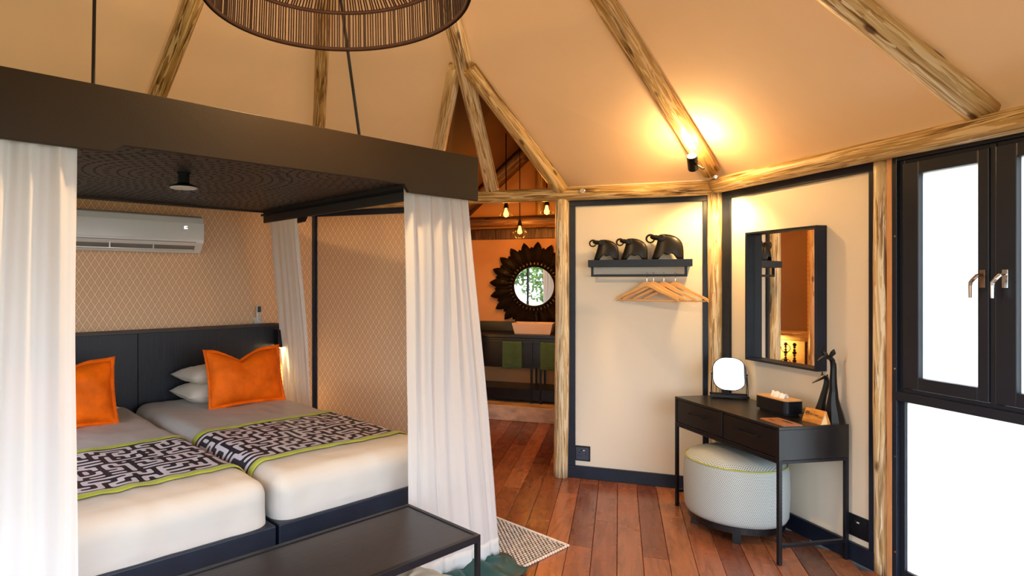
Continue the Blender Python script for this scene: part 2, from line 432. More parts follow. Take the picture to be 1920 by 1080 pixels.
# bed wall (frame B: y into the room)
wb = wall('wall_back', 'B')
MB().box(0.0, SIDE, -0.075, 0.0, 0, ZP).build('wallpaper_panel', 'wallpaper', wb)
MB().box(0.002, 0.028, 0.0, 0.012, 0, 2.14).build('corner_strip', 'black_trim', wb)
MB().box(0.002, SIDE, 0.0, 0.012, 2.14, 2.19).build('top_strip', 'black_trim', wb)
MB().box(0.028, SIDE, 0.0, 0.015, 0, 0.095).build('skirting', 'black_trim', wb)
# doorway wall (frame A)
wa = wall('wall_rear', 'A')
MB().box(0.0, 1.06, 0.0, 0.07, 0, ZP).build('wallpaper_panel', 'wallpaper', wa)
MB().box(0.002, 0.028, -0.012, 0.0, 0, 2.14).build('corner_strip', 'black_trim', wa)
MB().box(0.002, 1.05, -0.012, 0.0, 2.14, 2.19).build('top_strip', 'black_trim', wa)
MB().box(0.028, 1.05, -0.015, 0.0, 0, 0.095).build('skirting', 'black_trim', wa)
MB().box(2.22, SIDE + 0.02, 0.018, 0.075, 0, ZP).build('cream_panel', 'cream_panel', wa)
MB().box(2.245, 2.303, 0.0, 0.018, 0.096, 2.14).build('trim_board', 'black_trim', wa, bevel=0.002)
MB().box(3.208, 3.262, 0.0, 0.018, 0.096, 2.14).build('trim_board', 'black_trim', wa, bevel=0.002)
MB().box(2.245, 3.262, 0.0, 0.018, 2.14, 2.20).build('trim_board', 'black_trim', wa, bevel=0.002)
bb = MB().box(2.235, 3.275, -0.004, 0.018, 0, 0.096).build('baseboard_rear', 'black_trim', None, bevel=0.002); at(bb, 'A'); bb['kind'] = 'structure'
# mirror and window wall (frame W)
ww = wall('wall_right', 'W')
MB().box(-0.02, 1.29, 0.018, 0.075, 0, ZP).build('cream_panel', 'cream_panel', ww)
MB().box(0.060, 0.138, 0.0, 0.018, 0.096, 2.14).build('trim_board', 'black_trim', ww, bevel=0.002)
MB().box(1.190, 1.228, 0.0, 0.018, 0.096, 2.14).build('trim_board', 'black_trim', ww, bevel=0.002)
MB().box(0.060, 1.228, 0.0, 0.018, 2.14, 2.20).build('trim_board', 'black_trim', ww, bevel=0.002)
MB().box(2.36, SIDE, 0.0, 0.075, 0, ZP).build('cream_panel', 'cream_panel', ww)
MB().box(1.29, 2.36, 0.02, 0.075, 2.20, ZP).build('cream_panel', 'cream_panel', ww)
bb = MB().box(0.05, 1.232, -0.004, 0.018, 0, 0.1).build('baseboard_right', 'black_trim', None, bevel=0.002); at(bb, 'W'); bb['kind'] = 'structure'
# the sides behind the camera: open front with header, low sill on the left side
for nm, f, lo in (('wall_front_right', 'E', 0.0), ('wall_front', 'D', 0.0), ('wall_left', 'F', 0.3)):
    o = wall(nm, f)
    MB().box(0, SIDE, 0.0, 0.07, 2.12, ZP).build('header_panel', 'cream_panel', o)
    if lo: MB().box(0, SIDE, 0.0, 0.07, 0, lo).build('sill_panel', 'cream_panel', o)
    if lo: MB().box(0, 0.3, 0.0, 0.07, lo, 2.12).build('side_panel', 'cream_panel', o)
    if lo: MB().box(2.95, SIDE, 0.0, 0.07, lo, 2.12).build('side_panel', 'cream_panel', o)
    for x in (0.10, 1.15, 2.15, 3.16):
        MB().box(x - 0.03, x + 0.03, 0.01, 0.06, lo, 2.12).build('mullion', 'window_black', o)
# bathroom annex
HW = 0.90; MID = SIDE / 2
bw = wall('wall_bathroom_back', 'A')
MB().box(MID - HW - 0.1, MID + HW + 0.1, 2.45, 2.52, 0, 2.14).build('lower_panel', 'bath_wall', bw)
MB().prism([(MID - HW - 0.1, 2.14), (MID + HW + 0.1, 2.14), (MID + HW + 0.1, 2.17), (MID, 3.06), (MID - HW - 0.1, 2.17)], 2.47, 2.52).build('gable_canvas', 'bath_wall', bw)
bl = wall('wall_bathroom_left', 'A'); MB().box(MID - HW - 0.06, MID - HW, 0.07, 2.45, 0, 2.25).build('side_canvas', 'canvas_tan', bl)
br = wall('wall_bathroom_right', 'A'); MB().box(MID + HW, MID + HW + 0.06, 0.07, 2.45, 0, 2.25).build('side_canvas', 'bath_wall', br)
kb = wall('trim_1', 'A'); MB().box(MID - HW, MID + HW, 1.77, 2.45, 0, 0.165).build('stone_step', 'stone', kb, bevel=0.006)

# ------------------------------------------------------------------ roof
roof = bpy.data.objects.new('ceiling', None); C.objects.link(roof); roof['kind'] = 'structure'
corn = [C0, C1, C2, C3, C4, C5]
RZ0 = 2.292; SL = (APEX_Z - 2.29) / (SIDE * math.cos(R(30)))
apex = Vector((CEN.x, CEN.y, APEX_Z + 0.07))
def out(p, k=0.10):
    d = (p - CEN); d.z = 0; L = d.length; return Vector((p.x + d.x / L * k, p.y + d.y / L * k, RZ0))
def canvas(name, a_, b_, c_, mat='canvas_roof', sag=0.015, n=10):
    m = MB(); idx = {}
    vs = []; fs = []
    for i in range(n + 1):
        for j in range(n + 1 - i):
            u = i / n; v = j / n; w = 1 - u - v
            p = a_ * w + b_ * u + c_ * v
            p = p + Vector((0, 0, -sag * 27 * u * v * w))
            idx[(i, j)] = len(vs); vs.append(p)
    for i in range(n):
        for j in range(n - i):
            fs.append((idx[(i, j)], idx[(i + 1, j)], idx[(i, j + 1)]))
            if i + j < n - 1: fs.append((idx[(i + 1, j)], idx[(i + 1, j + 1)], idx[(i, j + 1)]))
    return m.add(vs, fs).build(name, mat, roof, smooth=True)
QT = 0.372
for i in range(6):
    p, q = corn[i], corn[(i + 1) % 6]
    mid = (p + q) / 2
    P, Q, Mi = out(p), out(q), out(mid, 0.087)
    if i == 0:
        T = Mi.lerp(apex, QT)
        L = Mi.lerp(P, 0.545 / (SIDE / 2)); Rr = Mi.lerp(Q, 0.545 / (SIDE / 2))
        canvas('canvas_panel', P, L, T, sag=0.0); canvas('canvas_panel', P, T, apex)
        canvas('canvas_panel', Rr, Q, T, sag=0.0); canvas('canvas_panel', T, Q, apex)
        Tt = T.copy()
    else:
        canvas('canvas_panel', P, Mi, apex); canvas('canvas_panel', Mi, Q, apex)
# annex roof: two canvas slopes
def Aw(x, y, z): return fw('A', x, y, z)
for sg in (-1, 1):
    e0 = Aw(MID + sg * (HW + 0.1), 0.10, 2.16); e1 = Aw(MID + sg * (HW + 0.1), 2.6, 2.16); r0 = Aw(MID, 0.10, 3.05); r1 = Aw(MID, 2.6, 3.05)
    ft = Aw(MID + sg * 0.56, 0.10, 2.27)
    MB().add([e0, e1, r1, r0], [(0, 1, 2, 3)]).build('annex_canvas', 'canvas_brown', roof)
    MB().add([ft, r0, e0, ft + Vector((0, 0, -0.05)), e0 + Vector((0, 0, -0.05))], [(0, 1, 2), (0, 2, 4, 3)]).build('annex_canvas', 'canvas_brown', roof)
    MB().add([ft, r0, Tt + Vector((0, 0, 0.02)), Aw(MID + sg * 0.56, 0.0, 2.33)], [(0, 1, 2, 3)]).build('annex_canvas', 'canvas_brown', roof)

# ------------------------------------------------------------------ logs
def log(name, p0, p1, r, label, cat='pole', mat='log', taper=0.0, seed=0, group=None, kind=None, n=20, rough=1.0):
    p0 = Vector(p0); p1 = Vector(p1); L = (p1 - p0).length; k = max(6, int(L / 0.08))
    vs = []; fs = []
    for i in range(k + 1):
        t = i / k; z = L * t
        bx = 0.006 * math.sin(z * 1.7 + seed) * rough; by = 0.006 * math.cos(z * 1.3 + seed * 2) * rough
        rr = r * (1 - taper * t)
        for j in range(n):
            a_ = 2 * PI * j / n
            e = 1 + rough * (0.07 * noise.noise(Vector((math.cos(a_) * 1.3, math.sin(a_) * 1.3, z * 2.2 + seed * 5.1))) + 0.035 * noise.noise(Vector((math.cos(a_) * 4, math.sin(a_) * 4, z * 7 + seed))))
            vs.append((bx + rr * e * math.cos(a_), by + rr * e * math.sin(a_), z))
    for i in range(k):
        for j in range(n): fs.append((i * n + j, i * n + (j + 1) % n, (i + 1) * n + (j + 1) % n, (i + 1) * n + j))
    for (z, rr, off, fl) in ((0, r, 0, True), (L, r * (1 - taper), k * n, False)):
        ring = [off + j for j in range(n)]
        fs.append(tuple(reversed(ring)) if fl else tuple(ring))
    o = MB().add(vs, fs).build(name, mat, None, smooth=True)
    for pl in o.data.polygons[-2:]: pl.use_smooth = False
    o.location = p0; o.rotation_mode = 'QUATERNION'; o.rotation_quaternion = (p1 - p0).to_track_quat('Z', 'Y')
    return tag(o, label, cat, group, kind)
AX = Vector((CEN.x, CEN.y, APEX_Z))
def raft(foot, lab, seed, start=0.0, r=0.056, mat='log', end=0.985, z0=2.29):
    f = Vector((foot.x, foot.y, z0)); d = AX - f
    log('log_rafter', f + d * start, f + d * end, r, lab, 'rafter', mat, 0.12, seed)
raft(C0, 'slender log rafter rising from the corner behind the bed canopy, beneath the lampshade', 1, r=0.05)
raft(C1, 'log rafter rising from the corner post, lit by the spotlight', 2, start=0.03, r=0.062)
raft(fw('W', 1.75, 0), 'pale log rafter above the window with a round cut end', 3, start=0.004, r=0.062, mat='log_pale')
raft(C2, 'log rafter from the front right corner behind the viewer', 4)
raft((C2 + C3) / 2, 'log rafter above the open front, right half', 5)
raft(C3, 'log rafter from the open front corner nearest the viewer', 6)
raft((C3 + C4) / 2, 'log rafter above the open front, left half', 7)
raft(C4, 'log rafter from the far left front corner', 8)
raft((C4 + C5) / 2, 'log rafter above the left side', 9)
raft(C5, 'log rafter from the left end of the bed wall', 10)
raft((C5 + C0) / 2, 'mottled log rafter above the bed canopy, left of the lampshade', 11, r=0.058)
raft((C0 + C1) / 2, 'tall log rafter in front of the doorway, running up behind the lampshade', 12, start=-0.005, r=0.058, mat='log_pale')
# valley logs of the doorway gable
tp = Vector(((C0 + C1) / 2 * (1 - QT) + CEN * QT)); tp.z = 2.29 + QT * (APEX_Z - 2.29)
vr = fw('A', 2.20, -0.02, 2.26); vl = fw('A', 1.10, -0.02, 2.26)
log('log_brace', vr, tp + Vector((0.05, 0.0, -0.04)), 0.057, 'log brace slanting from the plate above the doorway post up to the tall rafter', 'rafter', 'log', 0.1, 13)
log('log_brace', vl, tp + Vector((-0.03, 0.07, 0.0)), 0.055, 'short log brace left of the doorway, its foot hidden by the canopy', 'rafter', 'log_pale', 0.1, 14)
# plates
log('log_plate', fw('A', -0.02, -0.03, 2.235), fw('A', SIDE - 0.03, -0.03, 2.235), 0.052, 'horizontal log over the doorway and the hanger shelf', 'beam', 'log', 0.0, 15)
log('log_plate', fw('W', 0.03, -0.03, 2.238), fw('W', SIDE, -0.03, 2.238), 0.055, 'horizontal log over the wall mirror and the window', 'beam', 'log', 0.0, 16)
log('log_plate', fw('B', 0.0, 0.03, 2.235), fw('B', SIDE, 0.03, 2.235), 0.05, 'horizontal log along the top of the bed wall behind the canopy', 'beam', 'log_dark', 0.0, 17)
for f, sd, lb in (('E', 18, 'horizontal log over the open front, right side'), ('D', 19, 'horizontal log over the open front, left side'), ('F', 20, 'horizontal log over the left side opening')):
    log('log_plate', fw(f, 0, 0.0, 2.235), fw(f, SIDE, 0.0, 2.235), 0.052, lb, 'beam', 'log', 0.0, sd)
# posts
log('log_post', fw('A', 2.198, -0.005, 0.0), fw('A', 2.198, -0.005, 2.2), 0.056, 'knotty log post on the right of the bathroom doorway', 'post', 'log_pale', 0.05, 21)
log('log_post', fw('A', 1.08, -0.005, 0.0), fw('A', 1.08, -0.005, 2.2), 0.056, 'log post on the left of the bathroom doorway behind the bed curtain', 'post', 'log_pale', 0.05, 22)
log('log_post', C1 + dirv(-140) * 0.008, C1 + dirv(-140) * 0.008 + Vector((0, 0, 2.25)), 0.050, 'corner log post between the hanger shelf and the wall mirror, under the spotlight', 'post', 'log_pale', 0.0, 23)
log('log_post', fw('W', 1.250, 0.022, 0.0), fw('W', 1.250, 0.022, 2.19), 0.040, 'slim log post between the wall mirror and the window', 'post', 'log_pale', 0.0, 24)
log('log_post', fw('W', 2.42, -0.012, 0.0), fw('W', 2.42, -0.012, 2.19), 0.045, 'log post beyond the window on the right', 'post', 'log_pale', 0.0, 25)
for k, (p, lb) in enumerate(((C2, 'log post at the right front corner'), (C3, 'log post at the front corner beside the viewer'), (C4, 'log post at the left front corner'), (C5, 'log post at the left end of the bed wall'))):
    log('log_post', p, p + Vector((0, 0, 2.2)), 0.056, lb, 'post', 'log', 0.0, 26 + k)
# bathroom timbers
log('log_beam', fw('A', MID - HW, 1.8, 2.21), fw('A', MID + HW, 1.8, 2.21), 0.058, 'dark horizontal log across the bathroom below the two upper pendant bulbs', 'beam', 'log_dark', 0.0, 31)
o = MB().box(MID - HW, MID + HW, 2.38, 2.45, 2.06, 2.18).build('wall_plate_plank', 'log_dark', None, bevel=0.004); at(o, 'A'); tag(o, 'reddish wooden plank along the top of the bathroom wall above the sunburst mirror', 'beam')
for k, (yy, lb) in enumerate(((1.74, 'nearer dark slanted log under the bathroom roof'), (1.98, 'farther dark slanted log under the bathroom roof'))):
    log('log_rafter', fw('A', MID - HW, yy, 2.20), fw('A', MID + 0.02, yy, 2.98), 0.052, lb, 'rafter', 'log_dark', 0.0, 33 + k)
    log('log_rafter', fw('A', MID + HW, yy, 2.20), fw('A', MID + 0.06, yy, 2.94), 0.052, lb + ', right slope', 'rafter', 'log_dark', 0.0, 36 + k)
log('log_post', fw('A', MID + 0.11, 2.36, 2.19), fw('A', MID + 0.11, 2.36, 2.93), 0.052, 'short upright log in the bathroom gable lit orange', 'post', 'log', 0.0, 39)
# bolts on the logs
def disc_thing(name, label, cat, p, nrm, r, mat, h=0.012):
    e = bpy.data.objects.new(name, None); C.objects.link(e); e.location = p; e.rotation_mode = 'QUATERNION'; e.rotation_quaternion = nrm.to_track_quat('Z', 'Y')
    tag(e, label, cat)
    MB().lathe([(r, 0), (r, h * 0.3), (r * 0.9, h * 0.4)], 20).build('washer', mat, e, smooth=False)
    MB().lathe([(r * 0.45, h * 0.3), (r * 0.45, h), (0.0001, h)], 6).build('bolt_head', mat, e)
disc_thing('bolt', 'shiny round washer and bolt on the horizontal log right of the doorway', 'bolt', fw('A', 2.36, -0.083, 2.245), -dirv(70), 0.02, 'chrome')
disc_thing('bolt', 'bright bolt in the foot of the corner rafter under the spotlight', 'bolt', Vector((2.235, 4.27, 2.285)), Vector((-0.25, -0.95, -0.1)), 0.013, 'chrome')

# ------------------------------------------------------------------ window (frame W)
win = bpy.data.objects.new('window_1', None); C.objects.link(win); at(win, 'W'); win['kind'] = 'structure'
m = MB().box(1.302, 1.328, -0.012, 0.05, 0, 2.205); m.box(1.302, 2.36, -0.012, 0.05, 2.190, 2.222); m.build('timber_surround', 'timber_edge', win, bevel=0.002)
m = MB()
m.box(1.328, 1.352, -0.01, 0.055, 0.0, 2.19); m.box(2.30, 2.325, -0.01, 0.055, 0.0, 2.19)
m.box(1.352, 2.30, -0.01, 0.055, 2.165, 2.19); m.box(1.352, 2.30, -0.01, 0.055, 0.0, 0.035)
m.box(1.352, 1.378, 0.01, 0.055, 0.035, 2.165); m.box(2.275, 2.30, 0.01, 0.055, 0.035, 2.165)
m.box(1.346, 2.31, -0.018, 0.055, 0.940, 0.985)
m.box(1.378, 2.275, 0.01, 0.055, 2.14, 2.165); m.box(1.378, 2.275, 0.005, 0.055, 0.985, 1.005)
m.box(1.378, 2.275, 0.01, 0.055, 0.035, 0.075)
m.box(1.768, 1.79, 0.0, 0.055, 1.0, 2.16)
m.build('frame', 'window_black', win, bevel=0.002)
for i, (x0, x1) in enumerate(((1.38, 1.766), (1.792, 2.20))):
    sh = MB()
    g0, g1 = x0 + 0.078, x1 - 0.045
    sh.box(x0, g0, -0.005, 0.045, 1.008, 2.145); sh.box(g1, x1, -0.005, 0.045, 1.008, 2.145)
    sh.box(g0, g1, -0.005, 0.045, 1.008, 1.068); sh.box(g0, g1, -0.005, 0.045, 2.085, 2.145)
    so = sh.build('sash', 'window_black', win, bevel=0.003)
    MB().box(g0 - 0.004, g1 + 0.004, 0.022, 0.028, 1.064, 2.089).build('pane', 'frosted', so)
    hx = x1 - 0.022 if i == 0 else x0 + 0.04
    h = MB(); h.box(hx - 0.011, hx + 0.011, -0.012, -0.004, 1.52, 1.60)
    h.tube([(hx, -0.012, 1.578), (hx, -0.04, 1.575), (hx - 0.006, -0.05, 1.56), (hx - 0.018, -0.05, 1.545), (hx - 0.02, -0.05, 1.53), (hx - 0.02, -0.05, 1.475)], [0.008, 0.008, 0.008, 0.008, 0.007, 0.0065], 10)
    h.build('handle', 'bronze' if i == 0 else 'chrome', so, smooth=False, bevel=0.001)
MB().box(1.374, 2.28, 0.026, 0.032, 0.07, 0.945).build('lower_pane', 'frosted', win)
sc_ = MB()
for z in (1.78, 1.10, 0.65, 0.16):
    sc_.tube([(1.346, -0.013, z), (1.346, -0.009, z)], 0.005, 8)
sc_.build('frame_screws', 'chrome', win)['kind'] = 'stuff'

# ------------------------------------------------------------------ bed canopy (frame B)
can = thing('bed_canopy', 'large dark brown hanging canopy over the twin beds, perforated ceiling and deep front board', 'canopy', 'B')
CX0, CX1, CV0, CV1 = 0.60, 2.90, 0.20, 2.57
fb = [(CX0, 1.975), (1.085, 1.975), (1.115, 2.013), (2.375, 2.013), (2.415, 1.985), (CX1, 1.985), (CX1, 2.205), (CX0, 2.205)]
MB().prism(fb, CV1 - 0.022, CV1).build('front_board', 'canopy_board', can, bevel=0.002)
MB().box(CX0, CX0 + 0.022, CV0, CV1 - 0.022, 2.03, 2.205).build('side_board', 'canopy_dark', can, bevel=0.002)
MB().box(CX1 - 0.022, CX1, CV0, CV1 - 0.022, 2.03, 2.205).build('side_board', 'canopy_dark', can, bevel=0.002)
MB().box(CX0, CX1, CV0 - 0.02, CV0, 2.115, 2.205).build('back_board', 'canopy_dark', can, bevel=0.002)
MB().box(CX0 + 0.023, CX1 - 0.023, CV0 + 0.001, CV1 - 0.023, 2.128, 2.14).build('perforated_panel', 'canopy_dark', can)
rl = MB(); rl.box(CX0 + 0.022, CX0 + 0.045, CV0, CV1 - 0.03, 2.085, 2.10); rl.box(CX0 + 0.022, CX1 - 0.022, CV1 - 0.06, CV1 - 0.022, 2.085, 2.105)
rl.build('curtain_track', 'black_metal', can)
MB().prism([(0.0, 1.99), (0.0, 2.03), (0.12, 2.03), (0.09, 1.995)], -0.01, 0.01, Matrix.Translation((CX0 + 0.01, 0.74, 0)) @ Matrix.Rotation(R(90), 4, 'Z')).build('bracket', 'black_metal', can)
# perforations: rings of short slots around nine centres
pf = MB(); seen = set()
def slot(x, y, ang, L, w=0.009):
    if not (CX0 + 0.05 < x < CX1 - 0.05 and CV0 + 0.03 < y < CV1 - 0.05): return
    key = (round(x / 0.034), round(y / 0.034))
    if key in seen: return
    seen.add(key)
    dx, dy = math.cos(ang) * L / 2, math.sin(ang) * L / 2; nx, ny = -math.sin(ang) * w / 2, math.cos(ang) * w / 2
    z = 2.1272
    pf.add([(x - dx - nx, y - dy - ny, z), (x + dx - nx, y + dy - ny, z), (x + dx + nx, y + dy + ny, z), (x - dx + nx, y - dy + ny, z),
            (x - dx - nx, y - dy - ny, 2.1285), (x + dx - nx, y + dy - ny, 2.1285), (x + dx + nx, y + dy + ny, 2.1285), (x - dx + nx, y - dy + ny, 2.1285)],
           [(0, 1, 2, 3), (0, 4, 5, 1), (1, 5, 6, 2), (2, 6, 7, 3), (3, 7, 4, 0)])
RINGS = ((1.75, 1.42, 0.62), (1.05, 2.0, 0.42), (2.45, 2.0, 0.42), (1.05, 0.75, 0.42), (2.45, 0.75, 0.42))
for (cx, cy, rmax) in RINGS:
    r = 0.05
    while r < rmax:
        nn = int(2 * PI * r / 0.055)
        for k in range(nn):
            a_ = 2 * PI * k / nn
            slot(cx + r * math.cos(a_), cy + r * math.sin(a_), a_ + (PI / 2 if int(r / 0.055) % 3 else 0), 0.032, 0.012)
        r += 0.055
yy = CV0 + 0.06
while yy < CV1 - 0.06:
    xx = CX0 + 0.07
    while xx < CX1 - 0.05:
        if all(math.hypot(xx - c[0], yy - c[1]) > c[2] - 0.01 for c in RINGS): slot(xx + random.uniform(-.008, .008), yy, random.uniform(-0.25, 0.25), 0.024)
        xx += 0.047
    yy += 0.04
pf.build('perforations', 'black_void', can)['kind'] = 'stuff'
def rodb(name, p0, p1, lab):
    e = thing(name, lab, 'rod', 'B')
    MB().tube([p0, p1], 0.008, 8).build('rod', 'black_metal', e); MB().box(p0[0] - 0.03, p0[0] + 0.03, p0[1] - 0.02, p0[1] + 0.02, p0[2] - 0.004, p0[2] + 0.002).build('foot_plate', 'black_metal', e)
def inB(p):
    d = Vector(p) - C0; x = dirv(220); y = dirv(310)
    return (d.x * x.x + d.y * x.y, d.x * y.x + d.y * y.y, p[2])
rodb('suspension_rod', (1.0, 2.1, 2.14), inB((-0.39, 2.93, 3.72)), 'thin black rod holding up the canopy, below the lampshade')
rodb('suspension_rod', (2.3, 1.82, 2.14), inB((-1.345, 2.70, 3.4)), 'thin black rod holding up the left part of the canopy')
# lamp under the canopy
cl = thing('canopy_light', 'small black disc light hanging under the perforated canopy', 'light', 'B', 1.79, 1.55, 2.128)
MB().lathe([(0.035, 0), (0.035, -0.012), (0.0001, -0.0121)], 20).build('rose', 'black_metal', cl, smooth=False)
MB().lathe([(0.03, -0.01), (0.03, -0.055), (0.036, -0.062)], 20).build('stem', 'black_metal', cl, smooth=False)
MB().lathe([(0.036, -0.060), (0.072, -0.074), (0.074, -0.080), (0.070, -0.080)], 28).build('shade', 'black_metal', cl)
MB().lathe([(0.070, -0.0805), (0.069, -0.084), (0.0001, -0.085)], 28).build('diffuser', 'white_plastic', cl)

# ------------------------------------------------------------------ headboard, AC, remote, sconce
hb = thing('headboard', 'dark ribbed wooden headboard standing behind both beds', 'headboard', 'B')
for x0, x1 in ((0.425, 1.588), (1.592, 2.755)):
    MB().box(x0, x1, 0.04, 0.11, 0.05, 1.165).build('board', 'headboard', hb, bevel=0.002)
MB().box(0.42, 2.76, 0.015, 0.125, 1.165, 1.187).build('top_ledge', 'canopy_dark', hb, bevel=0.002)
MB().box(0.45, 2.73, 0.016, 0.04, 0.05, 1.165).build('back_rail', 'black_void', hb)
ac = thing('air_conditioner', 'white wall-mounted air conditioner above the headboard', 'air conditioner', 'B', 0, 0, 0)
prof = [(0.002, 1.765), (0.002, 2.045), (0.16, 2.05), (0.198, 2.035), (0.208, 1.99), (0.207, 1.87), (0.20, 1.84), (0.13, 1.765)]
def acprism(x0, x1, pr):
    M = Matrix(((0, 1, 0, 0), (1, 0, 0, 0), (0, 0, 1, 0), (0, 0, 0, 1)))
    return MB().prism([(y, z) for y, z in pr], x0, x1, M)
acprism(1.125, 2.12, prof).build('body', 'white_plastic', ac, bevel=0.012, seg=3)
acprism(1.13, 2.115, [(0.190, 1.862), (0.200, 2.035), (0.2125, 1.99), (0.2115, 1.862)]).build('front_panel', 'white_plastic', ac, bevel=0.004)
MB().add([(1.19, 0.2045, 1.848), (2.06, 0.2045, 1.848), (2.06, 0.150, 1.782), (1.19, 0.150, 1.782), (1.19, 0.19, 1.846), (2.06, 0.19, 1.846), (2.06, 0.14, 1.79), (1.19, 0.14, 1.79)], [(0, 1, 2, 3), (4, 5, 1, 0), (7, 6, 2, 3), (0, 4, 7, 3), (1, 5, 6, 2)]).build('air_outlet', 'grey_plastic', ac)
MB().box(1.20, 2.05, -0.006, 0.006, -0.004, 0.004, Matrix.Translation((0, 0.165, 1.787))).build('vane', 'white_plastic', ac, bevel=0.002)
MB().box(1.275, 1.285, 0.2124, 0.2132, 1.945, 1.965).box(1.262, 1.270, 0.2124, 0.2132, 1.945, 1.952).box(1.262, 1.272, 0.2124, 0.2132, 1.962, 1.966).build('display', 'display_white', ac)
for x in (1.50, 1.80):
    MB().box(x, x + 0.008, 0.165, 0.19, 1.79, 1.845).build('outlet_fin', 'white_plastic', ac)
rm = thing('remote_control', 'white air conditioner remote in its wall holder above the headboard', 'remote', 'B', 0.583, 0.0, 1.187)
MB().box(-0.026, 0.026, 0.003, 0.03, 0.0, 0.055).build('holder', 'white_plastic', rm, bevel=0.003)
MB().box(-0.021, 0.021, 0.032, 0.05, 0.01, 0.155).build('body', 'white_plastic', rm, bevel=0.006, seg=3)
MB().box(-0.016, 0.016, 0.050, 0.0515, 0.098, 0.148).build('screen', 'screen_dark', rm)
MB().tube([(0.0, 0.0495, 0.083), (0.0, 0.052, 0.083)], 0.005, 10).build('red_button', 'red_dot', rm)
bt = MB()
for i in range(3):
    for j in range(3): bt.box(-0.014 + i * 0.011, -0.008 + i * 0.011, 0.0495, 0.051, 0.03 + j * 0.016, 0.036 + j * 0.016)
bt.build('buttons', 'grey_plastic', rm)['kind'] = 'stuff'
sc1 = thing('reading_sconce', 'small black wall sconce at the right end of the headboard, shining down', 'lamp', 'B', 0.462, 0.165, 1.05)
MB().box(-0.03, 0.03, -0.02, 0.05, -0.06, 0.09).build('shade', 'black_metal', sc1, bevel=0.003)
MB().box(-0.022, 0.022, -0.015, 0.045, -0.063, -0.06).build('lens', 'bulb_warm', sc1)
sl = lamp('sconce_light', 'SPOT', (0, 0.015, -0.075), 9, (1.0, 0.62, 0.25), 0.02, sc1, spot_size=R(120), spot_blend=0.5)
sl.rotation_euler = (0, 0, 0)

# ------------------------------------------------------------------ beds
ZM = 0.66; ZB = 0.455; YH = 0.14; YF = 2.31
def wr(p, k=1.0):      # cloth wrinkles
    n1 = noise.noise(Vector((p.x * 2.2, p.y * 3.2, p.z * 2.5)))
    n2 = noise.noise(Vector((p.x * 9 + 5, p.y * 3.5, p.z * 3.5)))
    n3 = noise.noise(Vector((p.x * 5 + 2 * p.y, p.y * 22, p.z * 3)))
    hd = max(0, 1 - abs(p.y - 0.8) / 0.7)
    n4 = noise.noise(Vector((p.x * 4 + p.y * 9, p.z * 6, p.y * 3 - p.x * 12)))
    return k * (0.007 * n1 + 0.0045 * n2 + 0.0045 * hd * n3 + 0.004 * n4)
def rounded(q, lo, hi, r):
    c = Vector((min(max(q.x, lo[0] + r), hi[0] - r), min(max(q.y, lo[1] + r), hi[1] - r), min(max(q.z, lo[2] + r), hi[2] - r)))
    d = q - c; d = d.normalized() if d.length > 1e-6 else Vector((0, 0, 1))
    return c, d
def bed(x0, x1, label, seed):
    t = thing('bed', label, 'bed', 'B')
    MB().box(x0 + 0.005, x1 - 0.005, YH, YF + 0.02, 0.13, ZB).build('base', 'black_trim', t, bevel=0.006)
    for lx in (x0 + 0.08, x1 - 0.08):
        for ly in (0.25, 2.1):
            MB().box(lx - 0.03, lx + 0.03, ly - 0.03, ly + 0.03, 0.0125, 0.13).build('leg', 'black_trim', t)
    lo = (x0 + 0.014, YH, ZB - 0.01); hi = (x1 - 0.014, YF, ZM); r = 0.085
    m = MB(); off = Vector((seed * 3.3, seed, 0))
    def face(fn, nu, nv):
        def g(u, v):
            q = fn(u, v); c, d = rounded(q, lo, hi, r)
            if q.z < ZB + 0.1: d = Vector((d.x, d.y, max(d.z, 0))).normalized() if (abs(d.x) + abs(d.y)) > 1e-4 else d
            p = c + d * r
            if q.z < ZB + 0.085: p.z = q.z
            bl = 0.010 * math.sin(PI * min(1, max(0, (p.z - ZB) / (ZM - ZB)))) if abs(d.z) < 0.7 else 0
            k = 1.0 if q.z > ZB + 0.02 else 0.5
            return p + d * (wr(p + off, k) * (1.6 if abs(d.z) < .5 else 1) + bl * 0.0)
        m.grid(nu, nv, g)
    X0, Y0, Z0 = lo; X1, Y1, Z1 = hi
    face(lambda u, v: Vector((X0 + (X1 - X0) * u, Y0 + (Y1 - Y0) * v, Z1)), 60, 120)
    face(lambda u, v: Vector((X0 + (X1 - X0) * u, Y1, Z0 + (Z1 - Z0) * v)), 60, 16)
    face(lambda u, v: Vector((X0 + (X1 - X0) * u, Y0, Z0 + (Z1 - Z0) * v)), 20, 8)
    face(lambda u, v: Vector((X0, Y0 + (Y1 - Y0) * u, Z0 + (Z1 - Z0) * v)), 120, 16)
    face(lambda u, v: Vector((X1, Y0 + (Y1 - Y0) * u, Z0 + (Z1 - Z0) * v)), 120, 16)
    m.build('duvet', 'duvet', t, smooth=True)
    return t, lo, hi, r, off
GAPX = 1.655
beds = [bed(0.615, GAPX, 'right twin bed, nearer the doorway, white bedding on a dark base', 1.0),
        bed(GAPX + 0.004, 2.70, 'left twin bed behind the left curtain, white bedding on a dark base', 2.3)]

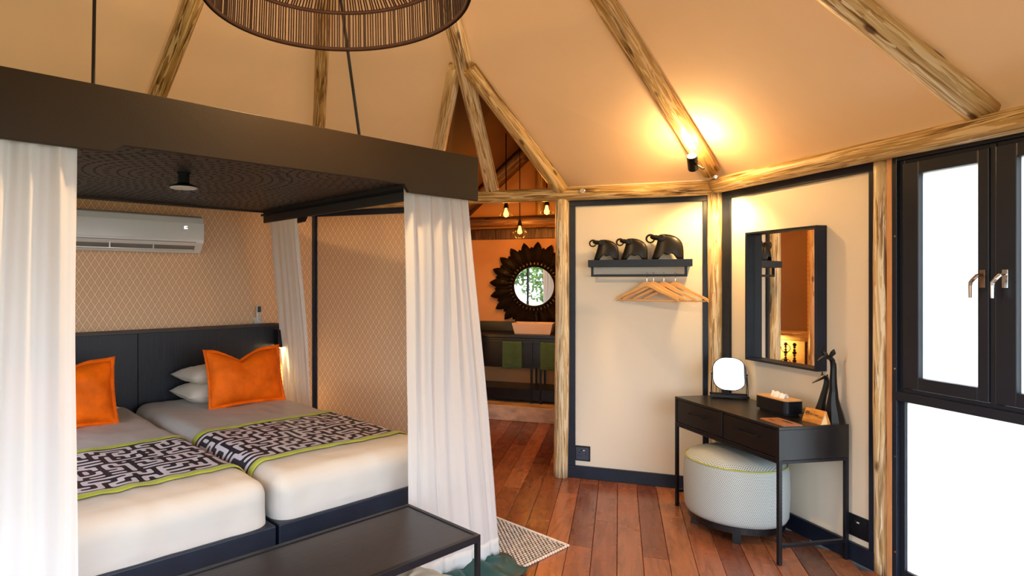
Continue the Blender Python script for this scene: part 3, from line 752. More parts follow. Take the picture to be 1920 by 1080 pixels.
# maze field for the runners
def maze_field(nx, ny, sub, rs):
    rnd = random.Random(rs)
    gw, gh = (2 * nx + 1), (2 * ny + 1)
    g = [[0.0] * gw for _ in range(gh)]
    vis = set(); st = [(0, 0)]; vis.add((0, 0)); g[1][1] = 1; last = None
    order = []
    while st:
        x, y = st[-1] if rnd.random() < 0.85 else st[rnd.randrange(len(st))]
        ds = [(1, 0), (-1, 0), (0, 1), (0, -1)]; rnd.shuffle(ds); done = True
        for dx, dy in ds:
            X, Y = x + dx, y + dy
            if 0 <= X < nx and 0 <= Y < ny and (X, Y) not in vis:
                vis.add((X, Y)); g[2 * Y + 1][2 * X + 1] = 1
                if rnd.random() < 0.93: g[2 * y + 1 + dy][2 * x + 1 + dx] = 1
                st.append((X, Y)); done = False; break
        if done: st.remove((x, y))
    W_, H_ = gw * sub, gh * sub
    f = [[g[j // sub][i // sub] for i in range(W_)] for j in range(H_)]
    for _ in range(3):
        h = [[(f[j][max(i - 1, 0)] + 2 * f[j][i] + f[j][min(i + 1, W_ - 1)]) / 4 for i in range(W_)] for j in range(H_)]
        f = [[(h[max(j - 1, 0)][i] + 2 * h[j][i] + h[min(j + 1, H_ - 1)][i]) / 4 for i in range(W_)] for j in range(H_)]
    return f, W_, H_
def runner(bd, label, seed, v0=1.27, v1=2.05):
    t_, lo, hi, r, off = bd
    rt = thing('bed_runner', label, 'bed runner', 'B')
    # path over the bed: down the low side a little, over the top, down the high side
    drop = 0.05
    x0, x1, zt = lo[0], hi[0], hi[2]
    flat = (x1 - x0) - 2 * r; arc = r * PI / 2; total = 2 * drop + 2 * arc + flat
    def path(s):
        if s < drop: return (x0, zt - r - (drop - s)), (-1, 0)
        s -= drop
        if s < arc: a_ = s / r; return (x0 + r - r * math.cos(a_), zt - r + r * math.sin(a_)), (-math.cos(a_), math.sin(a_))
        s -= arc
        if s < flat: return (x0 + r + s, zt), (0, 1)
        s -= flat
        if s < arc: a_ = s / r; return (x1 - r + r * math.sin(a_), zt - r + r * math.cos(a_)), (math.sin(a_), math.cos(a_))
        s -= arc
        return (x1, zt - r - s), (1, 0)
    def pt(s, y, e):
        (x, z), (nx, nz) = path(s)
        y2 = y + 0.006 * math.sin(s * 7 + seed)
        p = Vector((x, y2, z)); n = Vector((nx, 0, nz))
        return p + n * (wr(p + off) + e)
    e0, e1 = v0 + 0.05, v1 - 0.05
    nx_ = int(total / 0.0455); ny_ = int((e1 - e0) / 0.043)
    f, W_, H_ = maze_field(nx_, ny_, 4, seed)
    m = MB().grid(W_ - 1, H_ - 1, lambda u, v: pt(u * total, e0 + (e1 - e0) * v, 0.006))
    o = m.build('printed_cloth', 'maze_print', rt, smooth=True)
    at_ = o.data.attributes.new('maze', 'FLOAT', 'POINT')
    at_.data.foreach_set('value', [f[j][i] for j in range(H_) for i in range(W_)])
    for (a0, a1) in ((v0, e0 + 0.003), (e1 - 0.003, v1)):
        MB().grid(90, 5, lambda u, v: pt(u * total, a0 + (a1 - a0) * v, 0.007 + 0.006 * math.sin(PI * v) + 0.001 * math.sin(v * 14 + u * 40))).build('lime_border', 'lime', rt, smooth=True, solid=0.002)
runner(beds[0], 'black and white maze-print runner with lime borders across the right bed', 5)
runner(beds[1], 'black and white maze-print runner with lime borders across the left bed', 11)

# pillows
def cushion(name, mat, parent, w, h, t, chop=0.0, flange=0.0, seed=0.0, nu=36, nv=26):
    m = MB()
    def f(side):
        def g(u, v):
            a_ = u * 2 - 1; b_ = v * 2 - 1
            e = (1 - abs(a_) ** 3.2) * (1 - abs(b_) ** 3.0)
            th = t / 2 * max(0, e) ** 0.62
            px = a_ * w / 2 * (1 - 0.07 * (1 - a_ * a_) * 0 - 0.055 * (1 - abs(b_) ** 2) * abs(a_) ** 3)
            pz = b_ * h / 2 * (1 - 0.085 * (1 - abs(a_) ** 2) * abs(b_) ** 3)
            if chop and b_ > -0.2:
                k = (b_ + 0.2) / 1.2
                pz -= chop * k * k * max(0, 1 - abs(a_ - 0.12) / 0.62) ** 1.3
                th *= 1 - 0.45 * k * math.exp(-((a_ - 0.12) / 0.14) ** 2)
            wv = 0.004 * noise.noise(Vector((a_ * 3 + seed, b_ * 3, side * 2))) + 0.0025 * noise.noise(Vector((a_ * 9 + seed, b_ * 5, side * 3)))
            edge = max(0, e) ** 0.3
            return Vector((px, side * (th + wv * edge * 2) , pz))
        return g
    m.grid(nu, nv, f(1)); m.grid(nu, nv, f(-1))
    if flange:
        # frilled flat border around the seam
        pts = []
        N = 160
        for k in range(N):
            a_ = 2 * PI * k / N; cx, cz = math.cos(a_), math.sin(a_)
            s_ = 1 / max(abs(cx), abs(cz)); ux, uz = cx * s_, cz * s_
            g = f(1)((ux + 1) / 2, (uz + 1) / 2); g.y = 0
            o_ = Vector((ux, 0, uz)); o_ = Vector((o_.x * flange, 0.003 * math.sin(k * 1.9 + seed), o_.z * flange))
            pts.append((g * 0.985, g + o_))
        vs = [p for ab in pts for p in ab]; fs = [(2 * k, 2 * k + 1, (2 * k + 3) % (2 * N), (2 * k + 2) % (2 * N)) for k in range(N)]
        fl = MB().add(vs, fs).build('flange', mat, parent, smooth=True, solid=0.004)
        return m.build(name, mat, parent, smooth=True), fl
    return m.build(name, mat, parent, smooth=True)
def pillow(x, y, z, label, w=0.66, d=0.42, t=0.14, rz=0, seed=0, tilt=0, group=None):
    e = thing('pillow', label, 'pillow', 'B', x, y, z, rz)
    o = cushion('pillow_case', 'pillow_linen', e, w, d, t, seed=seed); o.rotation_euler = (R(90 + tilt), 0, 0)
pillow(1.055, 0.36, 0.725, 'lower white pillow of the stack on the right bed', seed=1, t=0.16)
pillow(1.045, 0.36, 0.855, 'upper white pillow of the stack on the right bed', seed=2, tilt=2)
pillow(2.17, 0.36, 0.725, 'lower white pillow on the left bed behind the orange cushion', seed=3)
pillow(2.20, 0.36, 0.855, 'upper white pillow on the left bed behind the orange cushion', seed=4)
def orange(x, y, label, rz, seed, chop):
    e = thing('scatter_cushion', label, 'cushion', 'B', x, y, 0.672, rz)
    r_ = cushion('cushion_cover', 'orange_velvet', e, 0.56, 0.385, 0.16, chop=chop, flange=0.022, seed=seed)
    for o in r_:
        o.location = (0, 0, 0.187); o.rotation_euler = (R(14), 0, 0)
orange(1.005, 0.665, 'orange velvet cushion with a dented top on the right bed', 0, 3, 0.075)
orange(2.185, 0.665, 'orange velvet cushion half hidden by the left curtain', 0, 8, 0.06)

# ------------------------------------------------------------------ bed curtains
def curtain(name, label, f, top, bot, z1, z0, folds, amp, seed, axis='x', nu=150, nv=60, group=None, hem=True):
    # top, bot: ((a0,b0),(a1,b1)) end points in the frame
    e = thing(name, label, 'curtain', f)
    def g(u, v):
        h = v                                   # 0 bottom, 1 top
        uu = u + 0.016 * math.sin(u * 23 + seed) + 0.02 * math.sin(h * 3 + u * 9 + seed) * (1 - abs(2 * u - 1))
        a0 = [bot[0][k] * (1 - h) + top[0][k] * h for k in (0, 1)]; a1 = [bot[1][k] * (1 - h) + top[1][k] * h for k in (0, 1)]
        x = a0[0] + (a1[0] - a0[0]) * uu; y = a0[1] + (a1[1] - a0[1]) * uu
        dx, dy = a1[0] - a0[0], a1[1] - a0[1]; L = math.hypot(dx, dy) or 1; nx, ny = -dy / L, dx / L
        am = amp * (0.5 + 0.7 * math.sin(PI * min(1, (1 - h) * 1.0 + 0.25)) ** 0.5)
        ph = folds * 2 * PI * u + seed + 0.8 * math.sin(h * 2.2 + u * 5)
        d = am * (math.sin(ph) + 0.35 * math.sin(ph * 2.3 + h * 2) + 0.7 * noise.noise(Vector((u * folds * 0.8, h * 1.4, seed))))
        sd = 0.35 * am * math.cos(ph)
        bow = 0.03 * noise.noise(Vector((u * 1.2, h * 2.2, seed + 3)))
        return Vector((x + nx * (d + bow) + dx / L * sd, y + ny * (d + bow) + dy / L * sd, z0 + (z1 - z0) * h + (0.006 * math.sin(ph) if h < 0.02 else 0)))
    MB().grid(nu, nv, g).build('voile', 'voile', e, smooth=True)
    def ghem(u, v):
        p = g(u, v * 0.045); return p + Vector((0, 0, 0))
    if hem: MB().grid(nu, 3, ghem).build('hem', 'voile', e, smooth=True, solid=0.003)
    return e
curtain('bed_curtain', 'white voile curtain at the right front corner of the canopy, reaching the floor', 'B', ((1.055, 2.50), (0.60, 2.50)), ((1.02, 2.50), (0.365, 2.53)), 2.06, 0.028, 6, 0.013, 1.0)
curtain('bed_curtain', 'white voile curtain at the left edge of the view, front left of the canopy', 'B', ((2.512, 2.52), (2.885, 2.52)), ((2.505, 2.49), (3.0, 2.55)), 2.06, 0.028, 4.5, 0.013, 4.0)
curtain('bed_curtain', 'narrow white voile curtain beside the headboard at the back right corner of the canopy', 'B', ((0.585, 0.22), (0.585, 0.68)), ((0.33, 0.12), (0.24, 0.40)), 2.06, 0.028, 5, 0.010, 7.0, hem=False)
curtain('bed_curtain', 'white voile curtain at the back left corner of the canopy', 'B', ((2.915, 0.25), (2.915, 0.70)), ((2.93, 0.25), (2.93, 0.85)), 2.06, 0.028, 6, 0.014, 9.0, hem=False)

# ------------------------------------------------------------------ rug, throw, floor cushion, bench
rug = thing('woven_rug', 'black and cream braided rug under the beds, its corner on the floor by the curtain', 'rug', 'B')
RX0, RX1, RY0, RY1 = -0.04, 3.2, 0.9, 2.685
MB().box(RX0, RX1, RY0, RY1, 0.0005, 0.0075).build('backing', 'rug_dark', rug)
nd = MB()
base = [(-1, -1, 0), (1, -1, 0), (1, 1, 0), (-1, 1, 0), (-0.55, -0.6, 1), (0.55, -0.6, 1), (0.55, 0.6, 1), (-0.55, 0.6, 1)]
bf = [(4, 5, 6, 7), (0, 1, 5, 4), (1, 2, 6, 5), (2, 3, 7, 6), (3, 0, 4, 7)]
j = 0; y = RY0 + 0.012
while y < RY1 - 0.006:
    x = RX0 + 0.008 + (0.5 if j % 2 else 0) * 0.027
    while x < 1.25:
        k = random.uniform(0.85, 1.1)
        nd.add([(x + a_[0] * 0.0098 * k, y + a_[1] * 0.0052 * k, 0.007 + a_[2] * 0.0055) for a_ in base], bf)
        x += 0.027
    y += 0.0175; j += 1
nd.build('braid_knots', 'rug_pale', rug)['kind'] = 'stuff'
ed = MB()
x = RX0
while x < 1.4:
    ed.ell((x, RY1, 0.008), (0.011, 0.010, 0.0085), None, 8, 5); x += 0.0235
ed2 = MB().tube([(RX0, RY0, 0.008), (RX0, RY1, 0.008)], 0.008, 8)
ed.build('bound_edge', 'rug_pale', rug, smooth=True)['kind'] = 'stuff'; ed2.build('side_edge', 'rug_pale', rug, smooth=True)

def throwf(u, v):
    x = 0.36 + 0.82 * u + 0.03 * math.sin(v * 9); y = 2.36 + 0.36 * v + 0.03 * math.sin(u * 12)
    e = (1 - abs(2 * u - 1) ** 4) * (1 - abs(2 * v - 1) ** 4)
    z = 0.018 + e * (0.028 + 0.030 * noise.noise(Vector((u * 6, v * 3.5, 2))) + 0.018 * math.sin(u * 30 + v * 8))
    return Vector((x, y, max(0.016, z)))
th = thing('throw', 'teal satin cloth crumpled on the rug under the right curtain', 'cloth', 'B')
MB().grid(70, 34, throwf).build('cloth_fold', 'teal_cloth', th, smooth=True, solid=0.003)
fc = thing('floor_cushion', 'crumpled cream satin floor cushion under the bench', 'cushion', 'B', 1.30, 2.78, 0.0)
def fcu(u, v):
    a_ = 2 * PI * u; b_ = v * PI
    r = math.sin(b_) ** 0.65; zz = -math.cos(b_)
    n_ = 1 + 0.10 * noise.noise(Vector((math.cos(a_) * 2, math.sin(a_) * 2, zz * 2))) + 0.04 * math.sin(a_ * 11 + 3 * zz)
    return Vector((0.30 * r * n_ * math.cos(a_), 0.22 * r * n_ * math.sin(a_), 0.135 + (0.125 if zz > 0 else 0.12) * zz * (1 + 0.08 * noise.noise(Vector((math.cos(a_) * 3, math.sin(a_) * 3, 5))))))
MB().grid(64, 24, fcu).build('cushion_cover', 'cream_satin', fc, smooth=True)
MB().tube([(0.02, 0, 0.255), (0, 0, 0.268)], 0.015, 12).build('button', 'cream_satin', fc)

be = thing('bench', 'low black bench with steel frame at the foot of the beds', 'bench', 'B')
BX0, BX1, BY0, BY1, BZ = 1.06, 2.42, 2.535, 3.005, 0.47
MB().box(BX0 + 0.021, BX1 - 0.021, BY0 + 0.021, BY1 - 0.021, BZ - 0.022, BZ - 0.004).build('top', 'bench_top', be, bevel=0.001)
m = MB()
for y in (BY0, BY1 - 0.02): m.box(BX0, BX1, y, y + 0.02, BZ - 0.03, BZ)
for x in (BX0, BX1 - 0.02): m.box(x, x + 0.02, BY0 + 0.02, BY1 - 0.02, BZ - 0.03, BZ)
m.build('frame', 'black_metal', be, bevel=0.0015)
for x in (BX0, BX1 - 0.02):
    for y in (BY0, BY1 - 0.02):
        MB().box(x, x + 0.02, y, y + 0.02, 0.0 if y > RY1 else 0.013, BZ - 0.03).build('leg', 'black_metal', be, bevel=0.0015)
    MB().box(x, x + 0.02, BY0 + 0.02, BY1 - 0.02, 0.045, 0.065).build('stretcher', 'black_metal', be, bevel=0.0015)

# ------------------------------------------------------------------ desk (frame W; y outwards so the room is at negative y)
dk = thing('dressing_table', 'black dressing table with two drawers and thin steel legs against the right wall', 'table', 'W')
DX0, DX1, DY0, DY1, DZ = 0.172, 1.082, -0.452, -0.008, 0.753
MB().box(DX0, DX1, DY0, DY1, DZ - 0.016, DZ).build('top', 'black_desk', dk, bevel=0.0015)
m = MB().box(DX0, DX0 + 0.018, DY0, DY1, DZ - 0.182, DZ - 0.016); m.box(DX1 - 0.018, DX1, DY0, DY1, DZ - 0.182, DZ - 0.016)
m.box(DX0 + 0.018, DX1 - 0.018, DY0 + 0.03, DY1, DZ - 0.182, DZ - 0.166); m.box(DX0 + 0.018, DX1 - 0.018, DY1 - 0.016, DY1, DZ - 0.166, DZ - 0.016)
xm = (DX0 + DX1) / 2; m.box(xm - 0.01, xm + 0.01, DY0, DY1 - 0.016, DZ - 0.166, DZ - 0.016); m.box(DX0 + 0.018, DX1 - 0.018, DY0, DY0 + 0.03, DZ - 0.182, DZ - 0.172)
m.build('carcass', 'black_desk', dk, bevel=0.0015)
for x0, x1 in ((DX0 + 0.021, xm - 0.013), (xm + 0.013, DX1 - 0.021)):
    d_ = MB().box(x0, x1, DY0 + 0.004, DY0 + 0.022, DZ - 0.170, DZ - 0.020).box(x0 + 0.01, x1 - 0.01, DY0 + 0.022, DY1 - 0.05, DZ - 0.155, DZ - 0.04).build('drawer', 'black_desk', dk, bevel=0.0015)
    c = (x0 + x1) / 2; hz = DZ - 0.085
    MB().box(c - 0.085, c + 0.085, DY0 - 0.028, DY0 - 0.018, hz - 0.004, hz + 0.004).box(c - 0.085, c - 0.070, DY0 - 0.018, DY0 + 0.005, hz - 0.003, hz + 0.003).box(c + 0.070, c + 0.085, DY0 - 0.018, DY0 + 0.005, hz - 0.003, hz + 0.003).build('handle', 'black_metal', d_, bevel=0.001)
for x in (DX0, DX1 - 0.02):
    for y in (DY0, DY1 - 0.02):
        MB().box(x, x + 0.02, y, y + 0.02, 0.0, DZ - 0.182).build('leg', 'black_metal', dk, bevel=0.0015)
    MB().box(x, x + 0.02, DY0 + 0.02, DY1 - 0.02, 0.095, 0.113).build('stretcher', 'black_metal', dk, bevel=0.0015)
    MB().box(x, x + 0.02, DY0 + 0.02, DY1 - 0.02, DZ - 0.200, DZ - 0.184).build('side_rail', 'black_metal', dk)
MB().box(DX0 + 0.02, DX1 - 0.02, DY0, DY0 + 0.02, DZ - 0.200, DZ - 0.184).build('front_rail', 'black_metal', dk)

# ottoman
OR = 0.287
ot = thing('ottoman', 'round pale grey dotted ottoman with lime piping under the dressing table', 'ottoman', 'W', 0.592, -0.325, 0.0)
def unroll(name, prof, parent, n=72):
    vs = []; fs = []; uvs = []
    L = [0.0]
    for i in range(1, len(prof)): L.append(L[-1] + math.hypot(prof[i][0] - prof[i - 1][0], prof[i][1] - prof[i - 1][1]))
    for i, (r, z) in enumerate(prof):
        for j in range(n + 1):
            a_ = 2 * PI * j / n; vs.append((r * math.cos(a_), r * math.sin(a_), z)); uvs.append((a_ * OR, L[i]) if name == 'side_cover' else (r * math.cos(a_) + 1, r * math.sin(a_) + 1))
    for i in range(len(prof) - 1):
        for j in range(n): fs.append((i * (n + 1) + j, i * (n + 1) + j + 1, (i + 1) * (n + 1) + j + 1, (i + 1) * (n + 1) + j))
    o = MB().add(vs, fs).build(name, 'dotted_weave', parent, smooth=True)
    uvl = o.data.uv_layers.new(name='UVMap')
    for lp in o.data.loops: uvl.data[lp.index].uv = uvs[lp.vertex_index]
    return o
unroll('side_cover', [(0.2, 0.10), (OR - 0.035, 0.098), (OR - 0.012, 0.105), (OR, 0.13), (OR + 0.004, 0.2), (OR + 0.006, 0.3), (OR + 0.003, 0.40), (OR - 0.008, 0.437)], ot)
unroll('top_cover', [(OR - 0.008, 0.437), (OR - 0.03, 0.462), (OR - 0.09, 0.485), (OR - 0.17, 0.497), (0.001, 0.502)], ot)
MB().tube([((OR - 0.006) * math.cos(2 * PI * k / 64), (OR - 0.006) * math.sin(2 * PI * k / 64), 0.438) for k in range(64)], 0.0045, 8, closed=True).build('piping', 'lime', ot, smooth=True)
MB().lathe([(0.24, 0.062), (0.268, 0.062), (0.268, 0.10), (0.24, 0.10), (0.24, 0.062)], 56, cap=False).build('plinth', 'black_desk', ot)
for k in range(4):
    a_ = R(45 + 90 * k + 8); M = Matrix.Translation((0.225 * math.cos(a_), 0.225 * math.sin(a_), 0)) @ Matrix.Rotation(a_, 4, 'Z')
    MB().box(-0.024, 0.024, -0.024, 0.024, 0.0, 0.063, M).build('foot', 'black_desk', ot, bevel=0.002)

# wall mirror
MX0, MX1, MZ0, MZ1 = 0.353, 0.916, 1.022, 1.876
wm = thing('wall_mirror', 'rectangular mirror in a deep black box frame on the right wall', 'mirror', 'W')
m = MB(); y0, y1 = -0.055, 0.017
m.box(MX0, MX0 + 0.014, y0, y1, MZ0, MZ1); m.box(MX1 - 0.014, MX1, y0, y1, MZ0, MZ1); m.box(MX0 + 0.014, MX1 - 0.014, y0, y1, MZ0, MZ0 + 0.014); m.box(MX0 + 0.014, MX1 - 0.014, y0, y1, MZ1 - 0.014, MZ1)
m.build('frame', 'black_trim', wm, bevel=0.0015)
MB().box(MX0 + 0.015, MX1 - 0.015, 0.004, 0.016, MZ0 + 0.015, MZ1 - 0.015).build('glass', 'mirror_glass', wm)

# vanity mirror on the dressing table
vm = thing('vanity_mirror', 'small rounded tilting mirror on a black wire stand at the back of the dressing table', 'mirror', 'W', 0.285, -0.12, DZ, rz=58)
b_ = MB(); 
def rrect(w, h, r, n=8):
    pts = []
    for cx, cz, a0 in ((w / 2 - r, h / 2 - r, 0), (-w / 2 + r, h / 2 - r, 90), (-w / 2 + r, -h / 2 + r, 180), (w / 2 - r, -h / 2 + r, 270)):
        for k in range(n + 1):
            a_ = R(a0 + 90 * k / n); pts.append((cx + r * math.cos(a_), cz + r * math.sin(a_)))
    return pts
b_.box(-0.115, 0.115, -0.05, 0.05, 0.008, 0.016).box(-0.115, 0.115, -0.05, -0.046, 0.016, 0.024).box(-0.115, 0.115, 0.046, 0.05, 0.016, 0.024)
for x in (-0.09, 0.09):
    for y in (-0.035, 0.035): b_.tube([(x, y, 0), (x, y, 0.008)], 0.006, 8)
b_.build('tray_base', 'black_metal', vm)
for s in (-1, 1):
    MB().tube([(s * 0.108, -0.04, 0.016), (s * 0.107, 0, 0.165), (s * 0.108, 0.04, 0.016)], 0.0028, 6).tube([(s * 0.098, 0, 0.16), (s * 0.112, 0, 0.16)], 0.004, 8).build('wire_leg', 'black_metal', vm)
M = Matrix.Translation((0, 0, 0.163)) @ Matrix.Rotation(R(-8), 4, 'X')
vf = MB().prism(rrect(0.205, 0.225, 0.082), -0.004, 0.008, M).build('mirror_rim', 'black_metal', vm, bevel=0.001)
MB().prism(rrect(0.194, 0.214, 0.077), -0.0055, -0.004, M).build('glass', 'mirror_glass', vf)

# tissue box
tb = thing('tissue_box', 'black tissue box with a wooden lid on the dressing table', 'tissue box', 'W', 0.74, -0.145, DZ)
def rbox(m, w, d, r, z0, z1):
    M = Matrix(((1, 0, 0, 0), (0, 0, 1, 0), (0, 1, 0, 0), (0, 0, 0, 1)))
    return m.prism(rrect(w, d, r), z0, z1, M)
rbox(MB(), 0.215, 0.10, 0.02, 0.0, 0.014).build('foot', 'black_void', tb)
rbox(MB(), 0.245, 0.128, 0.028, 0.014, 0.086).build('box', 'black_metal', tb, bevel=0.002)
rbox(MB(), 0.240, 0.123, 0.027, 0.0865, 0.092).build('lid', 'pale_wood', tb)
def tis(u, v):
    return Vector((-0.045 + 0.10 * u, -0.02 + 0.035 * v + 0.006 * math.sin(u * 14), 0.088 + 0.042 * (1 - abs(2 * v - 1) ** 2) * (0.7 + 0.4 * noise.noise(Vector((u * 4, v * 4, 0)))) + 0.003 * math.sin(u * 20)))
MB().grid(24, 12, tis).build('tissue', 'tissue', tb, smooth=True, solid=0.001)

# carved giraffes
def profile_tube(pts, sc, x0, flat=1.0, n=8):
    P = [((x - x0) * sc, 0, z * sc) for x, z, r in pts]; Rr = [r * sc for x, z, r in pts]
    return MB().tube(P, Rr, n, flat=flat)
g1 = thing('carved_giraffe', 'tall black carved giraffe at the right end of the dressing table', 'figurine', 'W', 1.045, -0.060, DZ, rz=0, world=True)
sc_g = 0.43 / 915
body = [(385, 0, 112), (385, 20, 112), (376, 120, 96), (366, 215, 76), (362, 300, 58), (366, 380, 48), (362, 470, 42), (364, 570, 37), (366, 660, 34), (362, 720, 33)]
def ribs(pts, sc, x0, n, name, e, flat=0.85):
    vs = []; fs = []
    for (x, z, r) in pts:
        for j in range(n): a_ = 2 * PI * (j + 0.5) / n; vs.append(((x - x0) * sc + r * sc * math.cos(a_), r * sc * flat * math.sin(a_), z * sc))
    for i in range(len(pts) - 1):
        for j in range(n): fs.append((i * n + j, i * n + (j + 1) % n, (i + 1) * n + (j + 1) % n, (i + 1) * n + j))
    fs += [tuple(range(n - 1, -1, -1)), tuple((len(pts) - 1) * n + j for j in range(n))]
    return MB().add(vs, fs).build(name, 'carved_black', e)
ribs(body, sc_g, 385, 9, 'body', g1)
S3 = sc_g
MB().tube([((362 - 385) * S3, 0, 700 * S3), ((350 - 385) * S3, 0, 752 * S3), ((318 - 385) * S3, 0, 785 * S3), ((270 - 385) * S3, 0, 790 * S3), ((220 - 385) * S3, 0, 770 * S3), ((178 - 385) * S3, 0, 742 * S3)], [33 * S3, 33 * S3, 38 * S3, 34 * S3, 23 * S3, 9 * S3], 8, flat=0.8).build('head', 'carved_black', g1)
MB().tube([((285 - 385) * S3, 0.004, 800 * S3), ((262 - 385) * S3, 0.008, 850 * S3), ((275 - 385) * S3, 0.012, 915 * S3)], [26 * S3, 26 * S3, 7 * S3], 6, flat=0.5).build('ear', 'carved_black', g1)
MB().tube([((325 - 385) * S3, -0.006, 805 * S3), ((345 - 385) * S3, -0.012, 845 * S3), ((350 - 385) * S3, -0.014, 885 * S3)], [20 * S3, 28 * S3, 6 * S3], 6, flat=0.5).build('ear', 'carved_black', g1)
g2 = thing('carved_giraffe', 'small black carved giraffe behind the wooden card block', 'figurine', 'W', 0.955, -0.068, DZ, rz=0, world=True)
body2 = [(183, 0, 56), (180, 30, 52), (186, 90, 42), (198, 150, 32), (212, 210, 27), (228, 265, 25), (240, 315, 24), (242, 350, 23)]
sg2 = 0.262 / 400
ribs(body2, sg2, 183, 8, 'body', g2)
MB().tube([((242 - 183) * sg2, 0, 340 * sg2), ((236 - 183) * sg2, 0, 368 * sg2), ((215 - 183) * sg2, 0, 378 * sg2), ((175 - 183) * sg2, 0, 355 * sg2), ((115 - 183) * sg2, 0, 322 * sg2)], [23 * sg2, 22 * sg2, 24 * sg2, 16 * sg2, 5 * sg2], 8, flat=0.8).build('head', 'carved_black', g2)
MB().tube([((205 - 183) * sg2, 0.003, 375 * sg2), ((208 - 183) * sg2, 0.005, 420 * sg2)], [18 * sg2, 6 * sg2], 6, flat=0.5).build('ear', 'carved_black', g2)
MB().tube([((235 - 183) * sg2, -0.003, 372 * sg2), ((243 - 183) * sg2, -0.006, 398 * sg2)], [14 * sg2, 8 * sg2], 6, flat=0.5).build('ear', 'carved_black', g2)
# wooden card block with a burnt emblem
wc = thing('card_block', 'triangular olive wood block with a burnt round emblem in front of the small giraffe', 'sign', 'W', 1.012, -0.150, DZ, rz=2)
def prismx(m, poly, x0, x1): # polygon in y,z extruded in x
    k = len(poly); vs = [(x0, y, z) for y, z in poly] + [(x1, y, z) for y, z in poly]
    return m.add(vs, [tuple(range(k)), tuple(range(2 * k - 1, k - 1, -1))] + [(i, k + i, k + (i + 1) % k, (i + 1) % k) for i in range(k)])
HW_ = 0.034; HH = 0.074
prismx(MB(), [(-HW_, 0), (HW_, 0), (0.006, HH), (-0.006, HH)], -0.062, 0.060).build('block', 'olive_wood', wc, bevel=0.001)
prismx(MB(), [(-HW_ + 0.003, 0.001), (0.012, 0.001), (-0.004, HH - 0.012)], 0.060, 0.0608).build('end_face', 'end_grain', wc)
ang = math.atan2(HH, HW_ - 0.006)
Mf = Matrix.Translation((0, -0.0205, 0.037)) @ Matrix.Rotation(ang, 4, 'X')     # plane of the front face
def on_face(p): q = Mf @ Vector((p[0], p[1], 0.0012)); return q
ring = [on_face((-0.040 + 0.0115 * math.cos(2 * PI * k / 24), 0.012 + 0.0115 * math.sin(2 * PI * k / 24))) for k in range(24)]
em = MB().tube(ring, 0.0010, 5, closed=True)
em.tube([on_face((-0.046, 0.007)), on_face((-0.041, 0.013)), on_face((-0.037, 0.011)), on_face((-0.033, 0.017))], 0.0012, 5)
em.tube([on_face((-0.045, 0.012)), on_face((-0.038, 0.017))], 0.0012, 5)
em.build('burnt_emblem', 'wax_black', wc)
sx = MB(); pts = []
for k in range(64): t = k / 63; pts.append(on_face((-0.024 + 0.058 * t + 0.0015 * math.cos(t * 60), 0.010 + 0.0035 * math.sin(t * 60) * (0.6 + 0.4 * math.sin(t * 11)) - 0.002 * t)))
sx.tube(pts, 0.0008, 4); sx.build('burnt_script', 'wax_black', wc)
# engraved board
cb = thing('engraved_board', 'thin coppery wooden board lying on the right front corner of the dressing table', 'board', 'W', 0.975, -0.345, DZ, rz=-4)
rbox(MB(), 0.19, 0.12, 0.012, 0.0, 0.005).build('board', 'copper_board', cb)
MB().add([(-0.03 + 0.03 * math.cos(2 * PI * k / 20) * 1.5 + 0.05, 0.025 + 0.010 * math.sin(2 * PI * k / 20), 0.0056) for k in range(20)], [tuple(range(20))]).build('burnt_mark', 'wax_black', cb)
MB().box(-0.06, -0.02, -0.02, -0.016, 0.005, 0.0056).box(-0.065, -0.015, -0.03, -0.027, 0.005, 0.0056).build('burnt_lines', 'wax_black', cb)

# sockets
def socket(label, f, x, z, w=0.118, h=0.118, mat='socket_blue', y=0.0):
    e = thing('wall_socket', label, 'socket', f, x, y, z)
    MB().box(-w / 2, w / 2, -0.010, 0.004, -h / 2, h / 2).build('surround', 'black_metal', e, bevel=0.003)
    MB().box(-w / 2 + 0.011, w / 2 - 0.011, -0.0125, -0.009, -h / 2 + 0.011, h / 2 - 0.011).build('face_plate', mat, e, bevel=0.001)
    h_ = MB()
    for (a_, b_2, r_) in ((-0.022, 0.008, 0.005), (-0.032, -0.018, 0.004), (-0.012, -0.018, 0.004), (0.028, 0.006, 0.003), (0.022, -0.006, 0.003), (0.034, -0.006, 0.003)):
        h_.tube([(a_, -0.0133, b_2), (a_, -0.0120, b_2)], r_, 10)
    h_.build('socket_holes', 'black_void', e)
    MB().box(-0.010, 0.000, -0.0155, -0.012, 0.022, 0.032).build('rocker', 'black_void', e)
    MB().box(0.004, 0.018, -0.0150, -0.012, 0.022, 0.029).build('rocker', 'white_plastic', e)
socket('dark blue wall socket low on the cream panel beside the doorway post', 'A', 2.356, 0.193, y=0.018)
socket('black double wall socket behind the right legs of the dressing table', 'W', 1.113, 0.195, w=0.145, h=0.12, mat='black_metal', y=0.018)
ls = thing('light_switch', 'slim black light switch on the wallpaper beside the right curtain', 'switch', 'A', 0.955, 0.0, 1.34)
MB().box(-0.03, 0.03, -0.014, 0.0, -0.055, 0.055).build('plate', 'black_metal', ls, bevel=0.002)
MB().box(-0.008, 0.008, -0.019, -0.013, -0.015, 0.015).build('rocker', 'black_desk', ls)

